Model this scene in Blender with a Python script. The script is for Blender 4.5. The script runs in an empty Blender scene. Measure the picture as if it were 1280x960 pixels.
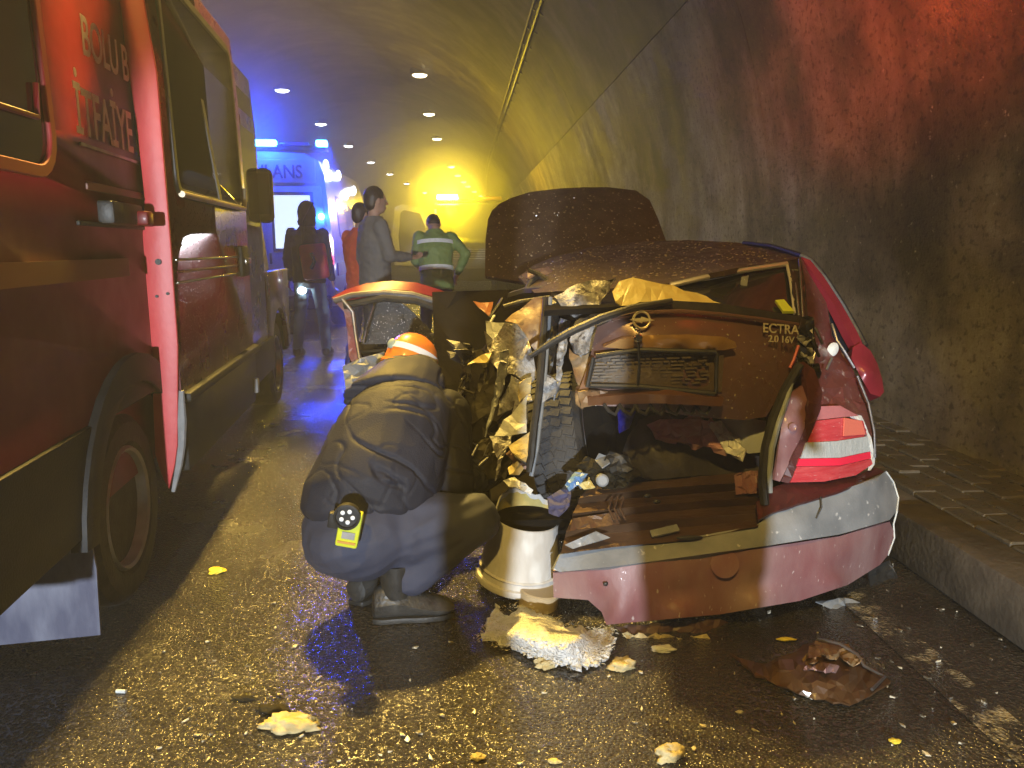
import bpy, bmesh, math, random
import numpy as np
from mathutils import Vector, Matrix, noise
from mathutils.geometry import delaunay_2d_cdt, tessellate_polygon
SC = bpy.context.scene
COL = SC.collection
R = math.radians
# ------------------------------------------------------------------ camera, world, lights, exposure
F = 961.0; YAW = R(3.75); PIT = R(10); HC = 1.27
cd = bpy.data.cameras.new('camera'); cam = bpy.data.objects.new('camera', cd); COL.objects.link(cam)
cam.location = (0, 0, HC); cam.rotation_euler = (R(90) - PIT, 0, -YAW)
cd.sensor_width = 36; cd.lens = 36 * F / 1280; cd.clip_start = .05; cd.clip_end = 600
SC.camera = cam
w = bpy.data.worlds.new('World'); SC.world = w; w.use_nodes = True
nt = w.node_tree; sky = nt.nodes.new('ShaderNodeTexSky'); sky.sky_type = 'NISHITA'; sky.sun_disc = False
sky.sun_elevation = R(-4); sky.sun_rotation = R(200)
nt.links.new(sky.outputs[0], nt.nodes['Background'].inputs[0]); nt.nodes['Background'].inputs[1].default_value = .05
vs = SC.view_settings; vs.view_transform = 'Standard'; vs.look = 'None'; vs.exposure = 0; vs.gamma = 1
cy = SC.cycles
cy.max_bounces = 5; cy.diffuse_bounces = 2; cy.glossy_bounces = 3; cy.transmission_bounces = 4; cy.transparent_max_bounces = 12
cy.volume_bounces = 0; cy.sample_clamp_indirect = 2.0; cy.sample_clamp_direct = 40.0; cy.caustics_reflective = False; cy.caustics_refractive = False
cy.use_denoising = True; cy.use_adaptive_sampling = False; cy.use_light_tree = True

def lamp(name, kind, loc, power, col, target=None, size=.1, angle=120, blend=.4):
    l = bpy.data.lights.new(name, kind); l.energy = power; l.color = col
    l.shadow_soft_size = size
    if kind == 'SPOT': l.spot_size = R(angle); l.spot_blend = blend
    o = bpy.data.objects.new(name, l); COL.objects.link(o); o.location = loc
    if target is not None:
        o.rotation_euler = (Vector(target) - Vector(loc)).to_track_quat('-Z', 'Y').to_euler()
    return o
AMB = (1, .64, .13)
CEIL_R = [(-1.2, -3.5), (-1.2, 6.0), (-1.2, 15.5)]
CEIL_L = [(-5.8, -1.5), (-5.8, 8.0), (-5.8, 17.5)]
for (x, y) in CEIL_R: lamp('ceiling_lamp_light', 'SPOT', (x, y, 6.42), {6.0: 12500, -3.5: 3000}.get(y, 350), AMB, {6.0: (-2.0, 1.7, 0), -3.5: (1.5, 2.7, .9)}.get(y, (x, y, 0)), .2, {6.0: 57, -3.5: 56}.get(y, 100), 1)
for (x, y) in CEIL_L: lamp('ceiling_lamp_light', 'SPOT', (x, y, 6.3), 60, (1, .78, .45), (x, y, 0), .12, 125, .6)
KEY = lamp('rescue_work_light', 'SPOT', (-.35, -6, 1.15), 4000, (.86, .93, 1), (.22, 2.4, .55), .05, 26, .2)
lamp('red_beacon_light', 'SPOT', (.2, -1.6, 3.6), 9000, (1, .075, .015), (2.64, 3.2, 3.3), .1, 31, 1)
lamp('blue_beacon_light', 'POINT', (-2.86, 11.6, 2.95), 200, (.01, .055, 1), None, .12)
lamp('blue_beacon_light', 'SPOT', (-2.86, 11.62, 2.9), 900, (.01, .05, 1), (-3.4, 0, 2.7), .12, 76, .8)
lamp('blue_beacon_light', 'SPOT', (-2.08, 11.78, 1.74), 700, (.012, .06, 1), (-1.2, 5.5, 0), .1, 44, .7)
lamp('blue_beacon_light', 'SPOT', (-2.0, 11.75, 2.84), 24000, (.01, .05, 1), (-1.3, 7.7, 0), .12, 22, .8)
lamp('amber_beacon_light', 'POINT', (-.37, 22.4, 2.74), 1150, (1, .68, .003), None, .2)

# ------------------------------------------------------------------ projection helpers (measuring the photograph)
_s, _c = math.sin, math.cos
FW = Vector((_s(YAW) * _c(PIT), _c(YAW) * _c(PIT), -_s(PIT))); RT = Vector((_c(YAW), -_s(YAW), 0)); UP = Vector((_s(YAW) * _s(PIT), _c(YAW) * _s(PIT), _c(PIT)))
def ray(px, py): return FW + RT * ((px - 640) / F) + UP * ((480 - py) / F)
def P(px, py, D):
    d = ray(px, py); t = D / d.y
    return Vector((d.x * t, D, HC + d.z * t))
def G(px, py, z=0):
    d = ray(px, py); t = (z - HC) / d.z
    return Vector((d.x * t, d.y * t, z))

# ------------------------------------------------------------------ materials
_M = {}
def mat(name, c1, c2=None, scale=6, rough=.5, rvar=0, metal=0, bump=0, bscale=60, coat=0, spec=.5, detail=6, stretch=None,
        speck=None, emit=None, estr=0, trans=0, alpha=1, bdist=.01, ramp=(.35, .65), sheen=0, drops=0):
    if name in _M: return _M[name]
    m = bpy.data.materials.new(name); m.use_nodes = True; t = m.node_tree; N = t.nodes; L = t.links
    b = N['Principled BSDF']; _M[name] = m
    b.inputs['Base Color'].default_value = (*c1, 1); b.inputs['Roughness'].default_value = rough; b.inputs['Metallic'].default_value = metal
    b.inputs['Coat Weight'].default_value = coat; b.inputs['Coat Roughness'].default_value = .08; b.inputs['Specular IOR Level'].default_value = spec
    b.inputs['Transmission Weight'].default_value = trans; b.inputs['Alpha'].default_value = alpha; b.inputs['Sheen Weight'].default_value = sheen
    if emit: b.inputs['Emission Color'].default_value = (*emit, 1); b.inputs['Emission Strength'].default_value = estr
    tc = N.new('ShaderNodeTexCoord'); src = tc.outputs['Object']
    if stretch:
        mp = N.new('ShaderNodeMapping'); mp.inputs['Scale'].default_value = stretch; L.new(src, mp.inputs[0]); src = mp.outputs[0]
    no = N.new('ShaderNodeTexNoise'); no.inputs['Scale'].default_value = scale; no.inputs['Detail'].default_value = detail; L.new(src, no.inputs['Vector'])
    col = None
    if c2:
        r = N.new('ShaderNodeValToRGB'); r.color_ramp.elements[0].position = ramp[0]; r.color_ramp.elements[1].position = ramp[1]
        r.color_ramp.elements[0].color = (*c1, 1); r.color_ramp.elements[1].color = (*c2, 1)
        L.new(no.outputs['Fac'], r.inputs[0]); col = r.outputs[0]
    if speck:   # (colour, scale, threshold)
        n2 = N.new('ShaderNodeTexNoise'); n2.inputs['Scale'].default_value = speck[1]; n2.inputs['Detail'].default_value = 3; L.new(src, n2.inputs['Vector'])
        r2 = N.new('ShaderNodeMapRange'); r2.inputs['From Min'].default_value = speck[2]; r2.inputs['From Max'].default_value = speck[2] + .07; L.new(n2.outputs['Fac'], r2.inputs['Value'])
        mx = N.new('ShaderNodeMix'); mx.data_type = 'RGBA'; L.new(r2.outputs[0], mx.inputs['Factor'])
        if col: L.new(col, mx.inputs['A'])
        else: mx.inputs['A'].default_value = (*c1, 1)
        mx.inputs['B'].default_value = (*speck[0], 1); col = mx.outputs['Result']
    if col: L.new(col, b.inputs['Base Color'])
    if rvar:
        mr = N.new('ShaderNodeMapRange'); mr.inputs['To Min'].default_value = max(.02, rough - rvar); mr.inputs['To Max'].default_value = min(1, rough + rvar)
        mr.inputs['From Min'].default_value = .3; mr.inputs['From Max'].default_value = .7
        L.new(no.outputs['Fac'], mr.inputs['Value']); L.new(mr.outputs[0], b.inputs['Roughness'])
    nrm = None
    if bump:
        nb = N.new('ShaderNodeTexNoise'); nb.inputs['Scale'].default_value = bscale; nb.inputs['Detail'].default_value = 4; L.new(src, nb.inputs['Vector'])
        bp = N.new('ShaderNodeBump'); bp.inputs['Strength'].default_value = bump; bp.inputs['Distance'].default_value = bdist
        L.new(nb.outputs['Fac'], bp.inputs['Height']); nrm = bp
    if drops:
        vo = N.new('ShaderNodeTexVoronoi'); vo.inputs['Scale'].default_value = drops; L.new(tc.outputs['Object'], vo.inputs['Vector'])
        mr = N.new('ShaderNodeMapRange'); mr.inputs['From Min'].default_value = .32; mr.inputs['From Max'].default_value = .0; L.new(vo.outputs['Distance'], mr.inputs['Value'])
        bp = N.new('ShaderNodeBump'); bp.inputs['Strength'].default_value = .7; bp.inputs['Distance'].default_value = .004
        L.new(mr.outputs[0], bp.inputs['Height'])
        if nrm: L.new(nrm.outputs[0], bp.inputs['Normal'])
        nrm = bp
    if nrm:
        L.new(nrm.outputs[0], b.inputs['Normal'])
        if coat: L.new(nrm.outputs[0], b.inputs['Coat Normal'])
    return m
def emis(name, col, s, base=(.8, .8, .8)): return mat(name, base, emit=col, estr=s, rough=.3)

# ------------------------------------------------------------------ object helpers
def tag(o, label=None, cat=None, group=None, kind=None):
    if label: o['label'] = label
    if cat: o['category'] = cat
    if group: o['group'] = group
    if kind: o['kind'] = kind
    return o
def thing(name, loc, label=None, cat=None, group=None, rz=0, kind=None):
    o = bpy.data.objects.new(name, None); o.empty_display_size = .2; COL.objects.link(o); o.location = loc; o.rotation_euler = (0, 0, rz)
    bpy.context.view_layer.update()
    return tag(o, label, cat, group, kind)
def copy_tree(o, parent=None):
    c = o.copy(); COL.objects.link(c)
    if parent is not None: c.parent = parent
    for ch in list(o.children): copy_tree(ch, c)
    return c
def origin(o):
    v = Vector((0, 0, 0))
    while o is not None: v += o.location; o = o.parent
    return v
class MB:
    def __init__(s): s.v = []; s.f = []
    def add(s, vs_, fs):
        b = len(s.v); s.v += [Vector(q) for q in vs_]; s.f += [tuple(b + i for i in q) for q in fs]; return s
    def box(s, c, d, m=None):
        c = Vector(c); h = [q / 2 for q in d]; vs_ = []
        for z in (-1, 1):
            for (x, y) in ((-1, -1), (1, -1), (1, 1), (-1, 1)):
                q = Vector((x * h[0], y * h[1], z * h[2])); vs_.append(c + (m @ q if m else q))
        return s.add(vs_, [(3, 2, 1, 0), (4, 5, 6, 7), (0, 1, 5, 4), (1, 2, 6, 5), (2, 3, 7, 6), (3, 0, 4, 7)])
    def tube(s, pts, r, n=8, flat=1, side=None):
        pts = [Vector(q) for q in pts]; rs = r if isinstance(r, (list, tuple)) else [r] * len(pts); rings = []; ref = None
        for i, q in enumerate(pts):
            t = (pts[min(i + 1, len(pts) - 1)] - pts[max(i - 1, 0)]).normalized()
            a = Vector(side) if side is not None else (ref if ref is not None else (Vector((0, 0, 1)) if abs(t.z) < .9 else Vector((1, 0, 0))))
            a = (a - t * a.dot(t)); a = a.normalized() if a.length > 1e-6 else t.orthogonal().normalized()
            ref = a; b_ = t.cross(a)
            rings.append([q + a * math.cos(2 * math.pi * k / n) * rs[i] + b_ * math.sin(2 * math.pi * k / n) * rs[i] * flat for k in range(n)])
        return s.loft(rings)
    def loft(s, rings, caps=True, closed=True):
        n = len(rings[0]); vs_ = [q for r_ in rings for q in r_]; fs = []
        for i in range(len(rings) - 1):
            for k in range(n if closed else n - 1):
                fs.append((i * n + k, i * n + (k + 1) % n, (i + 1) * n + (k + 1) % n, (i + 1) * n + k))
        if caps and closed:
            fs.append(tuple(range(n - 1, -1, -1))); fs.append(tuple(range((len(rings) - 1) * n, len(rings) * n)))
        return s.add(vs_, fs)
    def lathe(s, prof, n=24, m=None, o=(0, 0, 0), jag=None):
        o = Vector(o); rings = []
        for (r, z) in prof:
            rings.append([o + ((m @ Vector((r * math.cos(2 * math.pi * k / n), r * math.sin(2 * math.pi * k / n), z))) if m else Vector((r * math.cos(2 * math.pi * k / n), r * math.sin(2 * math.pi * k / n), z))) for k in range(n)])
        return s.loft(rings)
    def ell(s, c, r, m=None, n=12, k=8):
        c = Vector(c); vs_ = []; fs = []
        for i in range(k + 1):
            th = math.pi * i / k
            for j in range(n):
                ph = 2 * math.pi * j / n; q = Vector((r[0] * math.sin(th) * math.cos(ph), r[1] * math.sin(th) * math.sin(ph), r[2] * math.cos(th)))
                vs_.append(c + (m @ q if m else q))
        for i in range(k):
            for j in range(n): fs.append((i * n + j, (i + 1) * n + j, (i + 1) * n + (j + 1) % n, i * n + (j + 1) % n))
        return s.add(vs_, fs)
    def cap(s, a, b, ra, rb, n=10):
        a = Vector(a); b = Vector(b); s.tube([a, b], [ra, rb], n); s.ell(a, (ra,) * 3, None, n, 6); return s.ell(b, (rb,) * 3, None, n, 6)
    def prism(s, pts, f0, f1):      # 2-D outline, two maps to 3-D
        a = [Vector(f0(*q)) for q in pts]; b_ = [Vector(f1(*q)) for q in pts]; n = len(pts)
        tri = tessellate_polygon([[Vector((q[0], q[1], 0)) for q in pts]])
        fs = [tuple(t_) for t_ in tri] + [tuple(n + i for i in reversed(t_)) for t_ in tri] + [(i, (i + 1) % n, n + (i + 1) % n, n + i) for i in range(n)]
        return s.add(a + b_, fs)
    def mesh(s, name, off=Vector((0, 0, 0)), bevel=0, seg=2, smooth=False, ang=35):
        me = bpy.data.meshes.new(name); me.from_pydata([q - off for q in s.v], [], s.f)
        bm = bmesh.new(); bm.from_mesh(me); bmesh.ops.remove_doubles(bm, verts=bm.verts, dist=1e-5)
        bmesh.ops.dissolve_degenerate(bm, dist=1e-6, edges=bm.edges)
        bmesh.ops.recalc_face_normals(bm, faces=bm.faces)
        if bevel:
            es = [e for e in bm.edges if len(e.link_faces) == 2 and e.calc_face_angle(0) > R(30)]
            bmesh.ops.bevel(bm, geom=es, offset=bevel, segments=seg, profile=.5, affect='EDGES', clamp_overlap=True)
        if smooth or bevel:
            for f in bm.faces: f.smooth = True
            for e in bm.edges:
                if len(e.link_faces) == 2 and e.calc_face_angle(0) > R(ang): e.smooth = False
        bm.to_mesh(me); bm.free(); return me
    def build(s, name, m, parent=None, bevel=0, smooth=False, local=False, ang=35, seg=2, label=None, cat=None, group=None, kind=None):
        if parent is None:
            xs = [q.x for q in s.v]; ys = [q.y for q in s.v]; zs = [q.z for q in s.v]
            loc = Vector(((min(xs) + max(xs)) / 2, (min(ys) + max(ys)) / 2, min(zs))); off = loc
        else: loc = Vector((0, 0, 0)); off = Vector((0, 0, 0)) if local else origin(parent)
        me = s.mesh(name, off, bevel, seg, smooth, ang); o = bpy.data.objects.new(name, me); COL.objects.link(o); me.materials.append(m)
        o.location = loc
        if parent is not None: o.parent = parent
        return tag(o, label, cat, group, kind)

def tps(pts, vals, lam=1e-3):
    p = np.array(pts, float) / 100.; n = len(p); d = np.linalg.norm(p[:, None] - p[None], axis=2)
    K = np.where(d > 0, d * d * np.log(np.maximum(d, 1e-9)), 0) + lam * np.eye(n)
    A = np.zeros((n + 3, n + 3)); A[:n, :n] = K; A[:n, n] = 1; A[:n, n + 1:] = p; A[n, :n] = 1; A[n + 1:, :n] = p.T
    s_ = np.linalg.lstsq(A, np.concatenate([vals, [0, 0, 0]]), rcond=None)[0]
    def f(x, y):
        q = np.array((x, y)) / 100.; r = np.linalg.norm(p - q, axis=1); k = np.where(r > 0, r * r * np.log(np.maximum(r, 1e-9)), 0)
        return float(k @ s_[:n] + s_[n] + s_[n + 1:] @ q)
    return f
def inside(x, y, poly):
    r = False; j = len(poly) - 1
    for i in range(len(poly)):
        if (poly[i][1] > y) != (poly[j][1] > y) and x < (poly[j][0] - poly[i][0]) * (y - poly[i][1]) / (poly[j][1] - poly[i][1]) + poly[i][0]: r = not r
        j = i
    return r
def subdiv(pts, step, closed=True):
    out = []; n = len(pts)
    for i in range(n if closed else n - 1):
        a = pts[i]; b = pts[(i + 1) % n]; k = max(1, int(math.hypot(b[0] - a[0], b[1] - a[1]) / step))
        for j in range(k): out.append(tuple(a[q] + (b[q] - a[q]) * j / k for q in range(len(a))))
    if not closed: out.append(tuple(pts[-1]))
    return out
def sheet(name, m, parent, pts, D=None, ctrl=(), step=14, amp=0., jag=0., seed=0, thick=.004, smooth=False, label=None, cat=None, group=None, kind=None, mb=None, fold=0, fdir=(1, 0), fscale=.05):
    """A bent sheet: outline measured in the photograph, each point at its own distance (metres along the tunnel)."""
    rnd = random.Random(seed * 7 + len(name)); pts = [(*q, D) if len(q) == 2 else q for q in pts]
    ds = tps([q[:2] for q in list(pts) + list(ctrl)], np.array([q[2] for q in list(pts) + list(ctrl)], float))
    o2 = subdiv(pts, step)
    if jag: o2 = [(q[0] + rnd.uniform(-jag, jag), q[1] + rnd.uniform(-jag, jag), q[2]) for q in o2]
    poly = [(q[0], q[1]) for q in o2]; v2 = [Vector(q) for q in poly]; n = len(v2)
    x0 = min(q[0] for q in poly); x1 = max(q[0] for q in poly); y0 = min(q[1] for q in poly); y1 = max(q[1] for q in poly)
    y = y0 + step * .5; row = 0
    while y < y1:
        x = x0 + step * (.5 if row % 2 else .25)
        while x < x1:
            j = step * (.12 if smooth else .42); xx = x + rnd.uniform(-j, j); yy = y + rnd.uniform(-j, j)
            if inside(xx, yy, poly) and min(math.hypot(xx - q[0], yy - q[1]) for q in poly) > step * .35: v2.append(Vector((xx, yy)))
            x += step
        y += step * .87; row += 1
    res = delaunay_2d_cdt(v2, [(i, (i + 1) % n) for i in range(n)], [], 1, 1e-4)
    vs_, _, fs = res[0], res[1], res[2]
    W = []
    for q in vs_:
        d = ds(q.x, q.y)
        if fold: d += fold * (1 - 2 * abs(((q.x * fdir[0] + q.y * fdir[1]) * fscale + noise.noise(Vector((q.x * .02, q.y * .02, seed))) * 1.2) % 1 - .5) * 2)
        if amp: d += amp * (.6 * rnd.uniform(-1, 1) + noise.noise(Vector((q.x * .045, q.y * .045, seed * 3.1))) * 1.2)
        W.append(P(q.x, q.y, d))
    nv = len(W); nr = [Vector((0, 0, 0)) for _ in W]; cen = Vector((0, 0, HC)); F2 = []
    for t_ in fs:
        a, b_, c_ = W[t_[0]], W[t_[1]], W[t_[2]]; nn = (b_ - a).cross(c_ - a)
        if nn.dot(cen - a) < 0: nn = -nn; t_ = tuple(reversed(t_))
        F2.append(tuple(t_))
        for i in t_: nr[i] += nn
    B = [W[i] - (nr[i].normalized() if nr[i].length > 0 else Vector((0, -1, 0))) * thick for i in range(nv)]
    ec = {}
    for t_ in F2:
        for i in range(len(t_)):
            e = (t_[i], t_[(i + 1) % len(t_)]); ec[e] = 1
    faces = list(F2) + [tuple(nv + i for i in reversed(t_)) for t_ in F2] + [(b_, a, nv + a, nv + b_) for (a, b_) in ec if (b_, a) not in ec]
    q_ = mb or MB(); q_.add(W + B, faces)
    if mb is not None: return mb
    return q_.build(name, m, parent, smooth=smooth, ang=60, label=label, cat=cat, group=group, kind=kind)
def gsheet(name, m, pts, lift=.01, top=.03, parent=None, **kw):
    """A sheet lying on the road: outline on the ground, its middle raised."""
    cx = sum(q[0] for q in pts) / len(pts); cy_ = sum(q[1] for q in pts) / len(pts)
    gd = lambda x, y, z: G(x, y, z).y
    pp = [(q[0], q[1], gd(q[0], q[1], q[2] if len(q) > 2 else lift)) for q in pts]
    ct = [(cx, cy_, gd(cx, cy_, top))] + [(cx + (q[0] - cx) * .5, cy_ + (q[1] - cy_) * .5, gd(cx + (q[0] - cx) * .5, cy_ + (q[1] - cy_) * .5, top * .9)) for q in pts[::2]]
    return sheet(name, m, parent, pp, ctrl=ct, **kw)
def pt(name, m, parent, pts, r, n=8, **kw):
    """A bar or strip through measured points (px, py, distance)."""
    return MB().tube([P(*q) for q in pts], r, n).build(name, m, parent, smooth=True, **kw)
def text(name, s, m, parent, loc, rot, size, ext=.002, width=1, spacing=1, local=True, shear=0, label=None):
    cu = bpy.data.curves.new(name, 'FONT'); cu.body = s; cu.size = size; cu.extrude = ext; cu.space_character = spacing; cu.offset = size * .012; cu.shear = shear
    t_ = bpy.data.objects.new(name, cu); COL.objects.link(t_); bpy.context.view_layer.update()
    me = bpy.data.meshes.new_from_object(t_.evaluated_get(bpy.context.evaluated_depsgraph_get())); bpy.data.objects.remove(t_)
    for v in me.vertices: v.co.x *= width
    me.transform(rot.to_4x4()); me.transform(Matrix.Translation(Vector(loc) - (Vector((0, 0, 0)) if local else origin(parent))))
    o = bpy.data.objects.new(name, me); COL.objects.link(o); me.materials.clear(); me.materials.append(m); o.parent = parent
    return tag(o, label)
def skin(name, mb, m, parent, vox=.01, it=6, disp=None, fac=.6):
    """One continuous surface grown round overlapping limbs."""
    me = mb.mesh(name); o = bpy.data.objects.new(name, me); COL.objects.link(o)
    r_ = o.modifiers.new('r', 'REMESH'); r_.mode = 'VOXEL'; r_.voxel_size = vox
    s_ = o.modifiers.new('s', 'SMOOTH'); s_.iterations = it; s_.factor = fac
    bpy.context.view_layer.update(); dg = bpy.context.evaluated_depsgraph_get()
    m2 = bpy.data.meshes.new_from_object(o.evaluated_get(dg)); bpy.data.objects.remove(o); bpy.data.meshes.remove(me); m2.name = name
    if disp:
        ns = [v.normal.copy() for v in m2.vertices]
        for v, nn in zip(m2.vertices, ns): v.co += nn * disp(v.co, nn)
    org = origin(parent); m2.transform(Matrix.Translation(-org)); m2.materials.clear(); m2.materials.append(m)
    m2.polygons.foreach_set('use_smooth', [True] * len(m2.polygons))
    o = bpy.data.objects.new(name, m2); COL.objects.link(o); o.parent = parent
    return o
# ------------------------------------------------------------------ common materials
M_PAINT = mat('amber_tinted_burgundy_paint', (.16, .088, .07), (.12, .062, .048), 5, rough=.34, rvar=.1, metal=.25, coat=.7, bump=.03, bscale=300)  # burgundy, with the brown of the amber lamp light mixed into the base
M_WET = mat('wet_amber_tinted_burgundy_paint', (.075, .046, .028), (.052, .031, .019), 9, rough=.55, rvar=.12, metal=.0, coat=.1, spec=.3, bump=.15, bscale=220, speck=((.2, .12, .06), 70, .64))  # the same burgundy when wet, amber lamp light again in the base
M_DUST = mat('dusty_burgundy_paint', (.2, .08, .085), (.28, .18, .18), 6, rough=.5, coat=.15, bump=.12, bscale=90, detail=12, stretch=(1, 1, .45), speck=((.46, .38, .37), 75, .68))
M_GREYPL = mat('scuffed_grey_plastic', (.16, .175, .19), (.24, .255, .27), 9, rough=.55, bump=.12, bscale=120, speck=((.55, .56, .56), 30, .66))
M_BLACK = mat('black_rubber', (.012, .012, .012), (.03, .03, .028), 20, rough=.5, bump=.15, bscale=120)
M_DARK = mat('shade_dark_lining', (.006, .0055, .005), (.014, .012, .01), 7, rough=.95, spec=.05, bump=.2, bscale=60)  # near-black base carries the deep shade inside the wreck
M_TYRE = mat('tyre_rubber', (.022, .022, .024), (.046, .046, .047), 14, rough=.7, bump=.3, bscale=90)
M_STEEL = mat('dull_steel', (.35, .35, .36), (.22, .22, .23), 12, rough=.4, metal=.9, bump=.1)
M_CHROME = mat('chrome', (.7, .68, .62), rough=.15, metal=1); M_BADGE = mat('pale_badge_metal', (.62, .56, .42), (.5, .44, .3), 60, rough=.35, metal=.25)  # badge base kept pale in place of bright chrome reflections
M_FOIL = mat('crumpled_silver_insulation', (.44, .44, .44), (.2, .195, .19), 26, rough=.5, metal=.1, bump=1.0, bscale=60, detail=12, speck=((.1, .09, .085), 24, .57))
M_GOLD = mat('brown_torn_metal', (.2, .11, .05), (.34, .24, .12), 16, rough=.5, metal=.1, bump=.35, bscale=40, speck=((.12, .07, .04), 20, .58))
M_YELLOW = mat('yellow_torn_lining', (.6, .52, .22), (.5, .4, .13), 14, rough=.45, bump=.3, bscale=40)
M_OLIVE = mat('dark_bent_metal', (.03, .026, .014), (.014, .012, .008), 10, rough=.8, spec=.15, metal=0, bump=.3, bscale=40)
M_FOAM = mat('white_foam', (.75, .78, .76), (.6, .62, .6), 30, rough=.9, bump=.4, bscale=70)
M_YFOAM = mat('yellow_foam', (.56, .48, .27), (.4, .33, .16), 25, rough=.95, bump=.5, bscale=60)
M_SKIN = mat('skin', (.5, .3, .22), (.42, .24, .17), 12, rough=.5)
M_HAIR = mat('dark_hair', (.015, .012, .01), rough=.5)
M_GLOSS = mat('glossy_burgundy_paint', (.24, .022, .035), (.2, .018, .03), 6, rough=.3, coat=.6, metal=.1, bump=.03, bscale=200)
M_GLASS = mat('dark_glass', (.01, .012, .02), (.015, .017, .026), 2, rough=.07, rvar=.03, spec=.35)

# ------------------------------------------------------------------ tunnel
def cshift(y): return 0 if y < 30 else (y - 30) ** 2 / 764.
XC, RA, ZC = -3.4, 6.04, 1.0
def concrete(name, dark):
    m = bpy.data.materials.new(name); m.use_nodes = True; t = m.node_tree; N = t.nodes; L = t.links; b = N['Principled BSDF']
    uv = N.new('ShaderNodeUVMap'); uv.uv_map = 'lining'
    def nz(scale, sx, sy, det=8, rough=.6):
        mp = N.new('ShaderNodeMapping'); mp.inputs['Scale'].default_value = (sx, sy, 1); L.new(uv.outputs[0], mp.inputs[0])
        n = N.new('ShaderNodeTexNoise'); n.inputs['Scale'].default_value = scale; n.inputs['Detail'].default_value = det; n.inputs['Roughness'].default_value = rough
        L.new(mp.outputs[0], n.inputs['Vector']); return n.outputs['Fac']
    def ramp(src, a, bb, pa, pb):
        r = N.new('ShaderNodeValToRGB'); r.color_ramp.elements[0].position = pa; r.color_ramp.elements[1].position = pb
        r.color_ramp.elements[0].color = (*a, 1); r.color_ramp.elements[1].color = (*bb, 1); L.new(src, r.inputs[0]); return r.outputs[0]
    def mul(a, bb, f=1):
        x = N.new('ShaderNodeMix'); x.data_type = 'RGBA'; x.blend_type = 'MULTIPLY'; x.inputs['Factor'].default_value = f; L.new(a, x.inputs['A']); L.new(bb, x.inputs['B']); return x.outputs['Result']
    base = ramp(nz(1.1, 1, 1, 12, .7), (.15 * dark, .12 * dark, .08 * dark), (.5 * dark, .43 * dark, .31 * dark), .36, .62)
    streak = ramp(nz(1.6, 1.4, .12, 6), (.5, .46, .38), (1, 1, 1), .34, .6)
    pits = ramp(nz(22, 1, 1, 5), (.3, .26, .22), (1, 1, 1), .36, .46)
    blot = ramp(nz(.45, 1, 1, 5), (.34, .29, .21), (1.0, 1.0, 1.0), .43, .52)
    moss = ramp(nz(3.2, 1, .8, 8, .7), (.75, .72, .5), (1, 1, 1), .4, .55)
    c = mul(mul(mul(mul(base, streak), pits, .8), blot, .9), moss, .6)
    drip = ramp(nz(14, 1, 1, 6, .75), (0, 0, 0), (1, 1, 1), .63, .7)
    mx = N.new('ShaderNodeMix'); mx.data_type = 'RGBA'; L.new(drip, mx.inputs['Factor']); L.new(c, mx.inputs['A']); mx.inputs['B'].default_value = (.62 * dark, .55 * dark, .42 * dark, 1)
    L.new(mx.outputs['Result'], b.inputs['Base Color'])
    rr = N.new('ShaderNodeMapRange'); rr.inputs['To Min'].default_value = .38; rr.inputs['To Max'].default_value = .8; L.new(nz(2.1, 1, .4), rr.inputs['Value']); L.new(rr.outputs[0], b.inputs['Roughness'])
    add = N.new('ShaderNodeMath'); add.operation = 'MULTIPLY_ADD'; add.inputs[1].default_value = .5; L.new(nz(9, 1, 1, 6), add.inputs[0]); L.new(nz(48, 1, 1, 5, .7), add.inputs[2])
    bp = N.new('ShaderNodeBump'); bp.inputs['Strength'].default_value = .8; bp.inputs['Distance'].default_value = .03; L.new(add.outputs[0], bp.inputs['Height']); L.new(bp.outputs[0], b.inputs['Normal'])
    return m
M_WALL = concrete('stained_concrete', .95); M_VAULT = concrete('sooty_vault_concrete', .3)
def prof(a):   # a in 0..1 from right wall foot over the crown to the left wall foot
    L0 = 1.0; LA = math.pi * RA; T = 2 * L0 + LA; s = a * T
    if s < L0: return (XC + RA, s, s)
    if s < L0 + LA:
        th = (s - L0) / RA; return (XC + RA * math.cos(th), ZC + RA * math.sin(th), s)
    return (XC - RA, L0 - (s - L0 - LA), s)
LT = 2 + math.pi * RA
S_KICK = 1.0 + RA * math.asin((3.5 - ZC) / RA)
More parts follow.
